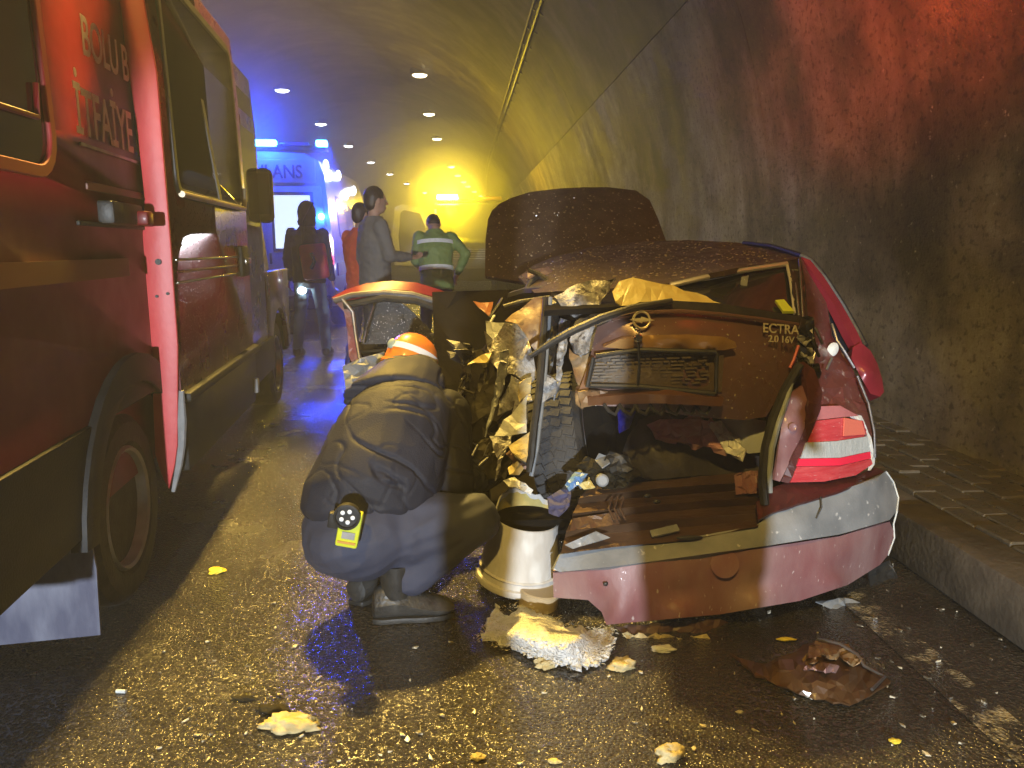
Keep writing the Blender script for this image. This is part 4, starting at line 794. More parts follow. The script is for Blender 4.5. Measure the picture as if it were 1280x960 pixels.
sheet('lamp_gutter', mat('dark_maroon_inner_metal', (.1, .03, .028), (.07, .02, .02), 8, rough=.45), CAR, [(1005, 452, 2.54), (1018, 462, 2.55), (1028, 490, 2.54), (1026, 512, 2.52), (1010, 550, 2.5), (994, 590, 2.48), (986, 604, 2.47), (976, 602, 2.475), (993, 566, 2.485), (1007, 535, 2.495), (1010, 500, 2.505)], step=8, amp=.006, thick=.02)
pt('boot_seal', mat('pale_grey_seal', (.3, .34, .36), (.22, .25, .27), 15, rough=.5), CAR, [(992, 470, 2.5), (984, 495, 2.49), (972, 530, 2.47), (964, 560, 2.45), (961, 590, 2.44), (963, 616, 2.43)], [.006, .011, .012, .013, .012, .008])
pt('boot_seal', M_BLACK, CAR, [(1000, 455, 2.51), (980, 490, 2.5), (966, 524, 2.48), (957, 560, 2.46), (953, 600, 2.44), (956, 630, 2.43)], .016)
# right tail lamp
M_LAMPR = mat('red_lamp_lens', (.5, .04, .055), (.58, .08, .09), 12, rough=.3, coat=.4, bump=.5, bscale=40, bdist=.004, stretch=(1, 1, 7), speck=((.7, .4, .4), 60, .66))
LMP = sheet('tail_lamp', M_LAMPR, CAR, [(1020, 526, 2.53), (1056, 522, 2.57), (1079, 526, 2.63), (1084, 545, 2.64), (1045, 551, 2.545), (1010, 553, 2.5)], step=8, smooth=True, thick=.03)
sheet('upper_lamp', mat('dusty_pink_metal', (.45, .16, .17), rough=.5), LMP, [(1022, 508, 2.54), (1050, 507, 2.58), (1074, 520, 2.63), (1056, 521, 2.58), (1020, 525, 2.535)], step=7, amp=.004)
sheet('indicator_lens', mat('orange_lamp_lens', (.8, .2, .14), rough=.25, coat=.5), LMP, [(1056, 522.5, 2.56), (1077, 526, 2.615), (1082, 543, 2.625), (1055, 545, 2.555)], step=7, smooth=True, thick=.005)
sheet('white_lens', mat('clear_lamp_lens', (.52, .55, .55), (.42, .46, .46), 20, rough=.3, coat=.4, bump=.4, bscale=60, stretch=(6, 1, 1)), LMP, [(1009, 553.5, 2.49), (1045, 551.5, 2.535), (1084.5, 545.5, 2.63), (1088, 564, 2.63), (1050, 572, 2.535), (1001, 573, 2.485)], step=8, smooth=True, thick=.03)
sheet('fog_lens', mat('bright_red_lens', (.85, .03, .08), rough=.2, coat=.6), LMP, [(1000, 573.5, 2.482), (1050, 572.5, 2.53), (1088, 564.5, 2.628), (1089, 573, 2.628), (1050, 582, 2.525), (996, 583, 2.48)], step=8, smooth=True, thick=.03)
sheet('lower_lens', M_LAMPR, LMP, [(996, 583.5, 2.482), (1050, 582.5, 2.53), (1089, 573.5, 2.63), (1091, 580, 2.63), (1070, 594, 2.57), (1030, 602, 2.5), (988, 603, 2.475)], step=8, smooth=True, thick=.03)
sheet('broken_rim', M_FOAM, LMP, [(1062, 518, 2.6), (1076, 519, 2.63), (1086, 540, 2.65), (1092, 562, 2.65), (1094, 580, 2.64), (1087, 587, 2.62), (1091, 575, 2.64), (1087, 555, 2.635), (1079, 530, 2.63)], step=6, amp=.006, jag=1, thick=.01)
sheet('lamp_tray', mat('dark_maroon_tray', (.07, .018, .018), (.05, .012, .012), 8, rough=.4, coat=.3), CAR, [(986, 602, 2.5), (1035, 602, 2.53), (1070, 595, 2.6), (1095, 584, 2.68), (1106, 590, 2.68), (1062, 609, 2.5), (1028, 621, 2.44), (1000, 629, 2.41), (965, 641, 2.4), (948, 650, 2.385), (945, 628, 2.44), (964, 610, 2.48)], step=9, amp=.004, thick=.01)
# boot interior
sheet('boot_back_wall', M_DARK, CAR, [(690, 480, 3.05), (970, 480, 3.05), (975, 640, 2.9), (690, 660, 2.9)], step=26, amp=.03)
sheet('rear_shelf', M_DARK, CAR, [(680, 388, 2.62), (760, 384, 2.58), (850, 378, 2.58), (856, 356, 3.05), (760, 360, 3.15), (690, 366, 3.25)], step=18, amp=.01, thick=.02)  # added sheet that stops ceiling lamp light reaching the load sill
sheet('cabin_tub', M_DARK, CAR, [(540, 365, 4.0), (700, 360, 3.9), (850, 360, 3.5), (990, 380, 3.4), (980, 540, 3.3), (900, 660, 3.1), (640, 680, 3.1), (560, 640, 3.3), (545, 480, 3.6)], step=30, amp=.02, seed=2)  # dark sheet standing in for the unlit depth of the cabin
sheet('boot_bag', mat('black_boot_bag', (.03, .027, .024), (.05, .045, .04), 9, rough=.55, bump=.5, bscale=28), CAR, [(785, 545, 2.72), (800, 524, 2.74), (830, 515, 2.76), (900, 560, 2.72), (935, 565, 2.72), (960, 575, 2.7), (955, 592, 2.64), (880, 594, 2.62), (810, 600, 2.62), (786, 590, 2.65), (778, 565, 2.68)], ctrl=[(850, 570, 2.6), (810, 560, 2.62)], step=11, amp=.012, smooth=True, seed=3, thick=.05)
sheet('pink_package', mat('pink_plastic_package', (.5, .2, .26), (.62, .42, .44), 9, rough=.3, coat=.3, bump=.4, bscale=40), CAR, [(808, 531, 2.64), (825, 524, 2.64), (870, 524, 2.64), (900, 528, 2.63), (912, 545, 2.6), (906, 562, 2.58), (880, 558, 2.58), (850, 552, 2.59), (824, 545, 2.61)], step=7, amp=.014, seed=6, thick=.03)
sheet('white_package', mat('white_crumpled_plastic', (.75, .76, .76), (.6, .62, .62), 14, rough=.35, bump=.5, bscale=50), CAR, [(884, 528, 2.62), (902, 526, 2.62), (915, 545, 2.59), (932, 563, 2.56), (925, 572, 2.55), (908, 566, 2.56), (898, 550, 2.58)], step=6, amp=.016, seed=9, thick=.02)
sheet('inner_liner', mat('pale_inner_liner', (.5, .53, .54), (.35, .38, .4), 5, rough=.35), CAR, [(900, 522, 2.66), (930, 522, 2.6), (958, 526, 2.6), (956, 565, 2.58), (935, 567, 2.58), (915, 550, 2.6)], ctrl=[(935, 540, 2.575)], step=8, smooth=True, thick=.02)
sheet('blue_item', mat('deep_blue_plastic', (.02, .02, .3), (.03, .03, .4), 12, rough=.3), CAR, [(772, 512, 2.75), (795, 514, 2.74), (786, 535, 2.72), (774, 541, 2.72)], step=7, amp=.015, seed=2)
for k, (x, y, w_, h_, m_) in enumerate(((748, 590, 22, 16, M_OLIVE), (770, 580, 20, 14, M_BLACK), (735, 582, 14, 12, M_OLIVE), (785, 592, 16, 10, M_OLIVE), (760, 602, 26, 9, M_OLIVE), (726, 598, 12, 12, M_GREYPL), (752, 576, 10, 8, M_GREYPL))):
    sheet('boot_junk', m_, CAR, [(x - w_, y, 2.58), (x - w_ * .3, y - h_, 2.6), (x + w_ * .8, y - h_ * .6, 2.6), (x + w_, y + h_ * .4, 2.56), (x, y + h_, 2.54)], step=6, amp=.02, jag=2, seed=k + 11)
MB().lathe([(.018, 0), (.022, .01), (.022, .05), (.016, .055), (.002, .055)], 16, em, P(751, 599, 2.56)).build('round_cap', M_GREYPL, CAR, smooth=True)
sheet('blue_wrapper', mat('shiny_blue_wrapper', (.12, .25, .5), (.3, .4, .55), 12, rough=.25, coat=.4), CAR, [(706, 606, 2.5), (718, 590, 2.52), (735, 592, 2.5), (728, 602, 2.48), (712, 614, 2.48)], step=5, amp=.016, seed=7)
sheet('blue_cloth', mat('dark_blue_cloth', (.035, .04, .1), (.06, .06, .14), 9, rough=.8), CAR, [(684, 622, 2.52), (700, 612, 2.52), (714, 612, 2.5), (712, 632, 2.46), (698, 646, 2.46), (686, 642, 2.48)], step=6, amp=.012, seed=5)
sheet('yellow_scrap', M_YELLOW, CAR, [(722, 605, 2.49), (738, 600, 2.49), (744, 609, 2.47), (730, 612, 2.47)], step=5, amp=.01, seed=6)
# load sill: stepped cross-member
M_SILL = mat('rusty_sill_metal', (.13, .075, .04), (.08, .045, .025), 11, rough=.42, rvar=.1, metal=.35, coat=.25, bump=.35, bscale=45, stretch=(.5, 1, 1))
rows = [[(738, 606, 2.6), (790, 603, 2.6), (860, 597, 2.61), (950, 588, 2.62)], [(724, 622, 2.53), (790, 614, 2.54), (860, 608, 2.55), (955, 601, 2.56)], [(722, 630, 2.56), (790, 623, 2.57), (860, 618, 2.58), (955, 611, 2.59)], [(716, 642, 2.47), (790, 634, 2.48), (860, 628, 2.49), (956, 621, 2.5)],
        [(714, 650, 2.49), (790, 643, 2.5), (860, 637, 2.51), (956, 630, 2.52)], [(708, 664, 2.41), (790, 654, 2.43), (860, 648, 2.44), (952, 640, 2.45)], [(706, 672, 2.43), (790, 664, 2.45), (860, 659, 2.45), (950, 649, 2.45)], [(701, 692, 2.37), (790, 682, 2.38), (860, 675, 2.38), (948, 658, 2.38)]]
q = MB(); V_ = []; nn_ = 15; rnd = random.Random(5)
for r_ in rows:
    f_ = tps([(p[0], 0) for p in r_], np.array([p[1] for p in r_], float)); g_ = tps([(p[0], 0) for p in r_], np.array([p[2] for p in r_], float))
    V_.append([P(x, f_(x, 0) + rnd.uniform(-.5, .5), g_(x, 0) + rnd.uniform(-.002, .002)) for x in np.linspace(r_[0][0], r_[-1][0], nn_)])
for i in range(len(V_) - 1): q.loft([V_[i], V_[i + 1]], caps=False, closed=False)
V2 = [[v + Vector((0, .02, -.015)) for v in r_] for r_ in V_]
SIL = q.build('load_sill', M_SILL, CAR, smooth=True, ang=25)
for k, q in enumerate(([(716, 648, 2.45), (770, 640, 2.455), (775, 655, 2.43), (712, 664, 2.41)], [(706, 681, 2.36), (745, 664, 2.375), (763, 672, 2.36), (716, 686, 2.35)], [(812, 663, 2.41), (846, 655, 2.42), (850, 663, 2.4), (815, 671, 2.39)])):
    sheet('bent_flange', (M_SILL, M_GREYPL, M_GREYPL)[k], SIL, q, step=9, amp=.006, seed=k, thick=.008)
sheet('crushed_corner', M_DUST, SIL, [(918, 594, 2.56), (938, 588, 2.57), (956, 590, 2.56), (956, 616, 2.5), (920, 618, 2.5)], step=6, amp=.015, seed=3)
for x, y in ((809, 620), (821, 627), (862, 672)): MB().ell(P(x, y, 2.5 if y < 640 else 2.37), (.014 if y < 640 else .045, .006, .008)).build('sill_hole', M_BLACK, SIL, smooth=True)
for x in (765, 772, 779): pt('loose_wire', M_SILL, SIL, [(x, 622, 2.5), (x - 4, 636, 2.45), (x + 3, 650, 2.42)], .004)
# bumper
BMP = sheet('bumper', M_GREYPL, CAR, [(692, 712, 2.385), (700, 693, 2.4), (760, 684, 2.4), (850, 674, 2.4), (945, 657, 2.395), (965, 641, 2.42), (1000, 629, 2.43), (1028, 621, 2.45), (1062, 609, 2.51), (1095, 598, 2.58), (1108, 588, 2.7), (1116, 602, 2.72), (1123, 622, 2.7), (1120, 640, 2.64), (1112, 650, 2.58), (1050, 668, 2.44), (960, 682, 2.36), (850, 697, 2.335), (760, 709, 2.345), (700, 715, 2.385)], ctrl=[(850, 686, 2.355), (1000, 655, 2.385), (1075, 635, 2.5), (900, 680, 2.355)], step=10, smooth=True, thick=.03)
sheet('lower_bumper', M_DUST, BMP, [(691, 716, 2.4), (760, 711, 2.36), (850, 699, 2.35), (960, 684, 2.375), (1050, 670, 2.455), (1112, 652, 2.595), (1119, 668, 2.66), (1113, 690, 2.66), (1100, 706, 2.61), (1060, 731, 2.49), (1000, 751, 2.42), (900, 768, 2.36), (800, 777, 2.35), (758, 781, 2.36), (752, 765, 2.38), (735, 750, 2.385), (692, 747, 2.41)],
      ctrl=[(760, 735, 2.35), (850, 725, 2.34), (950, 712, 2.36), (1050, 693, 2.44), (760, 756, 2.355), (850, 747, 2.35), (950, 735, 2.37), (1050, 716, 2.46), (770, 766, 2.325), (850, 760, 2.315), (950, 748, 2.33), (1050, 727, 2.43), (1095, 680, 2.56)], step=9, smooth=True, thick=.02)
MB().ell(P(757, 730, 2.345), (.009, .004, .007)).build('bumper_hole', M_BLACK, BMP, smooth=True)
MB().lathe([(.045, -.006), (.047, .001), (.043, .0018), (.002, .0018)], 24, em, P(906, 705, 2.349)).build('tow_cover', M_DUST, BMP, smooth=True)
pt('scratch_edge', M_FOAM, BMP, [(1108, 590, 2.69), (1117, 603, 2.71), (1123, 622, 2.69), (1121, 640, 2.64), (1117, 655, 2.64), (1118, 672, 2.65), (1110, 694, 2.65)], .003)
pt('bumper_seam', M_BLACK, BMP, [(1026, 621, 2.435), (1027, 634, 2.42), (1020, 648, 2.41)], .003)
# under the bumper: torn trim, underbody, right rear wheel
sheet('torn_undertray', mat('torn_brown_plastic', (.1, .05, .03), (.06, .03, .02), 9, rough=.5), CAR, [(770, 782, 2.38), (850, 778, 2.38), (900, 772, 2.4), (912, 780, 2.42), (895, 800, 2.36), (880, 806, 2.34), (872, 800, 2.34), (820, 798, 2.35), (785, 800, 2.34)], step=8, amp=.012, jag=2)
sheet('torn_fibre', M_YFOAM, CAR, [(778, 792, 2.34), (830, 794, 2.33), (870, 798, 2.32), (884, 790, 2.33), (890, 800, 2.31), (878, 808, 2.3), (845, 802, 2.31), (790, 801, 2.32)], step=6, amp=.015, jag=3)
MB().box((.86, 4.0, .27), (1.5, 2.7, .06)).build('underbody', M_DARK, CAR)
MB().prism([(2.75, .3), (5.4, .3), (5.5, .6), (5.3, .78), (2.85, .8)], lambda y, z: (1.44 + (y - 2.5) * .05, y, z), lambda y, z: (1.36 + (y - 2.5) * .05, y, z)).build('right_side_panel', M_PAINT, CAR, bevel=.02)
MB().prism([(4.4, .3), (5.4, .3), (5.5, .6), (5.3, .72), (4.5, .72)], lambda y, z: (-.0 + (y - 2.5) * .05, y, z), lambda y, z: (.08 + (y - 2.5) * .05, y, z)).build('left_front_wing', M_PAINT, CAR, bevel=.02)
def car_wheel(x, y, z, tilt=None, o=1):
    base = origin(CAR); return wheel(CAR, x - base.x, y - base.y, z, .3, .19, tilt=tilt, outward=o)
car_wheel(1.5, 3.1, .3); car_wheel(1.58, 5.3, .3); car_wheel(.02, 5.2, .3, o=-1)
sheet('mud_guard', M_BLACK, CAR, [(1085, 712, 2.68), (1112, 700, 2.74), (1128, 735, 2.72), (1130, 765, 2.66), (1112, 772, 2.62), (1092, 760, 2.62)], step=8, amp=.02, seed=3)
sheet('torn_wheel_liner', M_GREYPL, CAR, [(1020, 752, 2.5), (1050, 748, 2.52), (1085, 752, 2.55), (1110, 768, 2.52), (1130, 780, 2.5), (1090, 783, 2.47), (1062, 772, 2.47)], step=7, amp=.012, jag=2)
# crushed left rear: wheel pushed in, foil, foam, bent metal
tl = Matrix.Rotation(R(14), 3, 'Y') @ Matrix.Rotation(R(58), 3, 'Z')
bs = origin(CAR)
tw = P(736, 592, 3.04); tw.z = .48
TILT = Matrix.Rotation(R(-12), 3, 'Y') @ Matrix.Rotation(R(-14), 3, 'Z')
whl = wheel(CAR, tw.x - bs.x, tw.y - bs.y, tw.z, .3, .2, 'crushed_wheel', tilt=TILT)
tr = MB(); ax_ = TILT @ Vector((1, 0, 0))
for k in range(46):
    a = 2 * math.pi * k / 46
    for j in range(4):
        m_ = TILT @ Matrix.Rotation(a, 3, 'X'); c = tw + TILT @ Vector((-.1 + (j - 1.5) * .045, 0, 0)) + m_ @ Vector((0, 0, .301))
        tr.box(c, (.038, .03, .012), m_ @ Matrix.Rotation(R(18 if j < 2 else -18), 3, 'Z'))
tr.build('tread_blocks', M_TYRE, whl, kind='stuff')
pt('hanging_strip', M_BLACK, CAR, [(682, 372, 2.8), (680, 410, 2.74), (677, 450, 2.68), (674, 490, 2.62), (668, 530, 2.57), (664, 570, 2.53), (661, 590, 2.52)], [.01, .013, .014, .014, .014, .014, .01])
pt('hanging_strip', M_GREYPL, CAR, [(688, 372, 2.82), (685, 420, 2.74), (681, 470, 2.66), (676, 520, 2.6), (671, 560, 2.56), (664, 595, 2.54)], .008)
S = [('torn_skin', M_GOLD, [(632, 402, 2.98), (650, 386, 2.98), (668, 373, 3.0), (694, 372, 2.98), (688, 395, 2.92), (681, 425, 2.88), (672, 440, 2.86), (658, 425, 2.87), (644, 405, 2.92)], .02, 9),
     ('foil_sheet', M_FOIL, [(606, 415, 3.0), (618, 425, 2.98), (632, 404, 2.94), (648, 406, 2.9), (660, 424, 2.85), (668, 445, 2.82), (672, 470, 2.8), (662, 482, 2.78), (640, 468, 2.82), (622, 462, 2.86), (614, 450, 2.9)], .035, 7),
     ('foil_sheet', M_FOIL, [(694, 371, 2.8), (710, 361, 2.78), (735, 351, 2.76), (768, 349, 2.76), (760, 365, 2.72), (748, 384, 2.68), (738, 398, 2.66), (728, 403, 2.66), (714, 396, 2.7), (704, 384, 2.74)], .03, 7),
     ('foil_strip', M_FOIL, [(718, 402, 2.66), (732, 396, 2.64), (750, 386, 2.62), (754, 400, 2.6), (748, 420, 2.59), (740, 440, 2.58), (732, 452, 2.58), (716, 440, 2.6), (712, 425, 2.62)], .03, 6),
     ('torn_skin', M_GOLD, [(710, 436, 2.6), (722, 446, 2.58), (737, 440, 2.57), (736, 456, 2.56), (730, 478, 2.54), (724, 487, 2.53), (719, 476, 2.54), (714, 456, 2.57)], .02, 6),
     ('torn_skin', M_GOLD, [(721, 484, 2.53), (730, 480, 2.52), (734, 500, 2.5), (728, 510, 2.49), (719, 505, 2.5)], .015, 6),
     ('yellow_lining', M_YELLOW, [(765, 366, 2.66), (775, 351, 2.68), (790, 347, 2.68), (812, 351, 2.68), (840, 357, 2.7), (870, 367, 2.7), (905, 379, 2.66), (850, 376, 2.6), (800, 377, 2.58), (776, 384, 2.58), (768, 376, 2.6)], .016, 9),
     ('bent_panel', M_OLIVE, [(612, 470, 2.92), (640, 468, 2.88), (644, 488, 2.84), (628, 506, 2.82), (600, 524, 2.84), (584, 535, 2.86), (590, 505, 2.9)], .02, 9),
     ('torn_flap', M_YELLOW, [(584, 455, 2.9), (604, 442, 2.9), (616, 440, 2.88), (608, 454, 2.86)], .012, 6),
     ('bent_panel', M_FOIL, [(640, 470, 2.8), (662, 482, 2.76), (665, 500, 2.72), (650, 500, 2.74), (638, 512, 2.76), (622, 520, 2.78), (626, 500, 2.8)], .03, 6),
     ('foam_block', M_FOAM, [(659, 494, 2.66), (658, 520, 2.63), (657, 541, 2.6), (640, 545, 2.6), (619, 544, 2.62), (630, 526, 2.64), (638, 517, 2.65), (650, 505, 2.66)], .012, 7),
     ('foam_block', M_YFOAM, [(650, 478, 2.68), (664, 470, 2.7), (664, 490, 2.67), (656, 497, 2.66), (648, 502, 2.66)], .015, 6),
     ('foam_block', M_YFOAM, [(636, 556, 2.58), (650, 546, 2.58), (662, 540, 2.58), (661, 560, 2.55), (658, 578, 2.52), (650, 574, 2.53), (640, 566, 2.55)], .015, 7),
     ('foam_block', M_YFOAM, [(634, 584, 2.54), (646, 577, 2.54), (656, 586, 2.52), (650, 594, 2.51), (638, 592, 2.52)], .02, 5),
     ('foam_block', M_FOAM, [(628, 600, 2.54), (642, 595, 2.54), (656, 604, 2.5), (668, 612, 2.48), (662, 618, 2.47), (646, 610, 2.5), (636, 608, 2.52)], .018, 5),
     ('foil_sheet', M_FOIL, [(680, 466, 2.66), (694, 476, 2.64), (696, 490, 2.62), (684, 500, 2.61), (676, 505, 2.61), (676, 485, 2.63)], .02, 6),
     ('foil_sheet', M_FOIL, [(612, 545, 2.68), (640, 546, 2.64), (634, 560, 2.62), (620, 572, 2.62), (616, 560, 2.65)], .02, 6),
     ('bent_panel', M_OLIVE, [(590, 550, 2.8), (612, 548, 2.76), (640, 575, 2.68), (632, 600, 2.64), (606, 600, 2.7), (586, 580, 2.76)], .03, 8),
     ('orange_fragment', mat('orange_lit_view', (.5, .16, .03), (.35, .1, .03), 14, rough=.35), [(593, 377, 3.9), (618, 377, 3.88), (613, 399, 3.8)], .006, 6),  # orange patch standing in for an orange-lit view through the wreck
     ('bent_panel', M_GREYPL, [(606, 402, 3.2), (620, 404, 3.15), (632, 402, 3.1), (618, 424, 3.05), (612, 430, 3.05)], .02, 6),
     ('crushed_pillar', mat('grey_pillar_paint', (.2, .14, .16), rough=.2, coat=.6, metal=.3), [(652, 344, 3.9), (668, 336, 3.92), (686, 334, 3.9), (697, 344, 3.8), (704, 355, 3.7), (694, 360, 3.66), (684, 352, 3.72), (672, 345, 3.8), (664, 350, 3.82)], .03, 5)]
for k, (n_, m_, o_, a_, st_) in enumerate(S): sheet(n_, m_, CAR, o_, step=st_ * 1.25, amp=a_ * .35, jag=1.6, seed=20 + k, thick=.006, smooth=m_ in (M_FOIL, M_GOLD), fold=a_ * .6, fdir=(.8, .55 if k % 2 else -.5), fscale=.03)
for k, q in enumerate(([(690, 374, 2.84), (700, 372, 2.82), (697, 410, 2.76), (692, 452, 2.7), (686, 470, 2.68), (688, 430, 2.74)], [(700, 398, 2.74), (712, 402, 2.72), (706, 440, 2.7), (700, 480, 2.68), (694, 500, 2.66), (696, 450, 2.7)],
    [(645, 500, 2.76), (652, 498, 2.74), (640, 540, 2.68), (622, 590, 2.62), (618, 600, 2.62), (630, 545, 2.7)],
    [(604, 455, 3.0), (612, 452, 2.98), (602, 500, 2.9), (584, 560, 2.84), (576, 590, 2.82), (586, 530, 2.9)], [(626, 440, 2.84), (636, 436, 2.82), (630, 480, 2.78), (612, 530, 2.76), (606, 545, 2.76), (618, 490, 2.8)], [(580, 430, 3.1), (592, 434, 3.08), (588, 470, 3.02), (574, 520, 2.98), (568, 530, 2.98), (574, 480, 3.04)])):
    sheet('torn_strip', (M_BLACK, M_FOIL, M_FOIL, M_OLIVE, M_GREYPL, M_BLACK)[k], CAR, q, step=6, amp=.008, jag=1.2, seed=60 + k, thick=.005, fold=.015, fdir=(1, .2), fscale=.12)
rnd = random.Random(77)
for k in range(26):
    x, y = rnd.uniform(566, 655), rnd.uniform(430, 600); d = 3.15 - (y - 430) * .0022 + rnd.uniform(-.1, .1); a = rnd.uniform(0, 6.28); L_ = rnd.uniform(10, 26); w_ = rnd.uniform(3, 9)
    c_, s_ = math.cos(a), math.sin(a)
    sheet('metal_shard', (M_OLIVE, M_DARK, M_OLIVE, M_DARK, M_BLACK)[k % 5], CAR, [(x + c_ * L_, y + s_ * L_, d), (x - s_ * w_, y + c_ * w_, d - .04), (x - c_ * L_ * .7, y - s_ * L_ * .7, d + .05), (x + s_ * w_, y - c_ * w_, d)], step=9, amp=.014, seed=k, jag=1)
for k in range(14):
    x, y = rnd.uniform(568, 660), rnd.uniform(430, 580); d = 3.0 - (y - 430) * .002
    pt('bent_wire', rnd.choice((M_BLACK, M_OLIVE, M_STEEL)), CAR, [(x, y, d), (x + rnd.uniform(-18, 18), y + rnd.uniform(6, 25), d - .03), (x + rnd.uniform(-30, 30), y + rnd.uniform(20, 50), d - .06)], .005)
for q, r_ in (([(556, 376, 4.3), (620, 372, 4.1), (690, 366, 3.7)], .03), ([(630, 384, 3.3), (650, 378, 3.3), (690, 372, 3.3)], .012), ([(655, 368, 3.7), (664, 352, 3.75), (672, 346, 3.8)], .014), ([(612, 398, 3.7), (622, 384, 3.75), (628, 374, 3.8)], .01), ([(640, 372, 3.8), (660, 366, 3.7), (700, 364, 3.4)], .03), ([(618, 395, 3.7), (611, 406, 3.6)], .007)): pt('bent_bar', M_BLACK if r_ != .007 else M_FOAM, CAR, q, r_)
for k, (x, y) in enumerate(((676, 346), (684, 350), (692, 354))): pt('bent_bar', M_CHROME, CAR, [(x - 14, y - 8, 3.78), (x, y - 2, 3.72), (x + 14, y + 10, 3.62)], .012)
# open front left door
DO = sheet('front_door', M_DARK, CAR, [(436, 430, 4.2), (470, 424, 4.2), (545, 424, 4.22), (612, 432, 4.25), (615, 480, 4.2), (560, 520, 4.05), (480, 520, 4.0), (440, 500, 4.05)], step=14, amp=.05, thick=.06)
sheet('window_frame', M_GLOSS, DO, [(414, 372, 4.2), (432, 362, 4.2), (458, 354, 4.2), (490, 351, 4.2), (520, 353, 4.2), (550, 362, 4.21), (580, 376, 4.22), (606, 394, 4.24), (600, 398, 4.2), (570, 382, 4.16), (540, 370, 4.14), (510, 363, 4.13), (480, 361, 4.13), (450, 364, 4.13), (430, 372, 4.14)], step=6, smooth=True, thick=.05)
pt('frame_seal', M_STEEL, DO, [(418, 376, 4.12), (440, 369, 4.1), (480, 365, 4.09), (515, 368, 4.09), (550, 378, 4.1), (585, 394, 4.12), (608, 408, 4.15)], .016)
pt('frame_seal', M_BLACK, DO, [(430, 382, 4.1), (480, 372, 4.08), (520, 376, 4.08), (560, 390, 4.1), (600, 412, 4.12)], .02)
sheet('door_post', mat('scraped_red_post', (.25, .05, .05), (.3, .2, .18), 8, rough=.35, coat=.4), DO, [(414, 372, 4.18), (428, 374, 4.12), (440, 388, 4.1), (444, 412, 4.08), (446, 440, 4.05), (455, 455, 4.0), (444, 462, 4.0), (436, 445, 4.06), (434, 412, 4.1), (430, 390, 4.12)], step=6, amp=.012)
pt('door_post_edge', M_STEEL, DO, [(428, 374, 4.08), (441, 390, 4.06), (445, 420, 4.04), (450, 450, 3.98)], .01)
sheet('shattered_glass', mat('crazed_dark_glass', (.03, .03, .032), (.05, .05, .055), 10, rough=.25, bump=.6, bscale=160, speck=((.4, .4, .42), 95, .63)), DO, [(470, 369, 4.16), (490, 371, 4.16), (512, 386, 4.17), (536, 410, 4.18), (548, 426, 4.18), (500, 430, 4.16), (452, 430, 4.14), (458, 405, 4.15)], step=8, amp=.008, thick=.006)
pt('window_channel', M_CHROME, DO, [(472, 368, 4.12), (464, 395, 4.11), (455, 428, 4.1)], .008)
sheet('door_mirror', M_BLACK, DO, [(545, 392, 4.12), (562, 384, 4.12), (576, 392, 4.12), (578, 410, 4.1), (560, 414, 4.1), (547, 406, 4.1)], ctrl=[(561, 400, 4.03)], step=7, smooth=True, thick=.06)
sheet('inner_frame', M_BLACK, DO, [(566, 376, 4.3), (608, 398, 4.3), (612, 436, 4.28), (590, 432, 4.28), (580, 405, 4.28)], step=9, amp=.02, thick=.04)
for k, q in enumerate(([(538, 418, 4.1), (556, 415, 4.08), (572, 416, 4.08)], [(540, 432, 4.1), (575, 428, 4.08), (600, 436, 4.08)], [(450, 440, 4.05), (500, 436, 4.06), (540, 438, 4.08)], [(577, 395, 4.1), (584, 415, 4.08), (590, 430, 4.06)])): pt('door_trim', (M_STEEL, M_CHROME, M_OLIVE, M_BLACK)[k], DO, q, .008)
sheet('door_skin', M_GREYPL, DO, [(428, 458, 3.95), (450, 448, 3.95), (480, 440, 3.95), (492, 452, 3.9), (480, 470, 3.85), (455, 490, 3.85), (442, 512, 3.85), (432, 490, 3.9)], step=7, amp=.03, seed=5)
sheet('door_tape', M_FOAM, DO, [(439, 487, 3.8), (446, 487, 3.8), (447, 510, 3.78), (441, 512, 3.78)], step=6, amp=.008)

# rain drops standing on the wet panels
def droplets(o, n, size, par, seed=1, m=None):
    rnd = random.Random(seed); me = o.data; me.calc_loop_triangles(); org = origin(o); mw = Matrix.Identity(4); fs = []
    for t in me.loop_triangles:
        nn = t.normal; c = t.center + org
        if nn.dot(Vector((0, 0, HC)) - c) > 0: fs.append((t.area, t))
    cw = np.cumsum([f[0] for f in fs]); q = MB(); rot = o.matrix_world.to_3x3()
    for _ in range(n):
        t = fs[int(np.searchsorted(cw, rnd.random() * cw[-1]))][1]; a, b = rnd.random(), rnd.random()
        if a + b > 1: a, b = 1 - a, 1 - b
        v = [me.vertices[i].co for i in t.vertices]; p = v[0] + (v[1] - v[0]) * a + (v[2] - v[0]) * b + org; s_ = size * rnd.choice((.5, .6, .7, .8, 1, 1.5))
        z = t.normal; x = z.orthogonal().normalized(); y = z.cross(x); M3 = Matrix((x, y, z)).transposed()
        q.ell(p, (s_, s_ * rnd.uniform(.8, 1.3), s_ * .45), M3, 6, 4)
    return q.build('rain_drops', m or M_DROP, par, smooth=True, kind='stuff')
M_DROP = mat('rain_drop', (.34, .28, .2), rough=.08, spec=1.0, coat=1)  # pale warm base puts the lamp glints into the drops
ROOF = [o for o in CAR.children if o.name.startswith('roof')][0]
droplets(ROOF, 900, .0046, ROOF, 1); droplets(BN, 450, .0055, BN, 2); droplets(LID, 200, .0026, LID, 3)
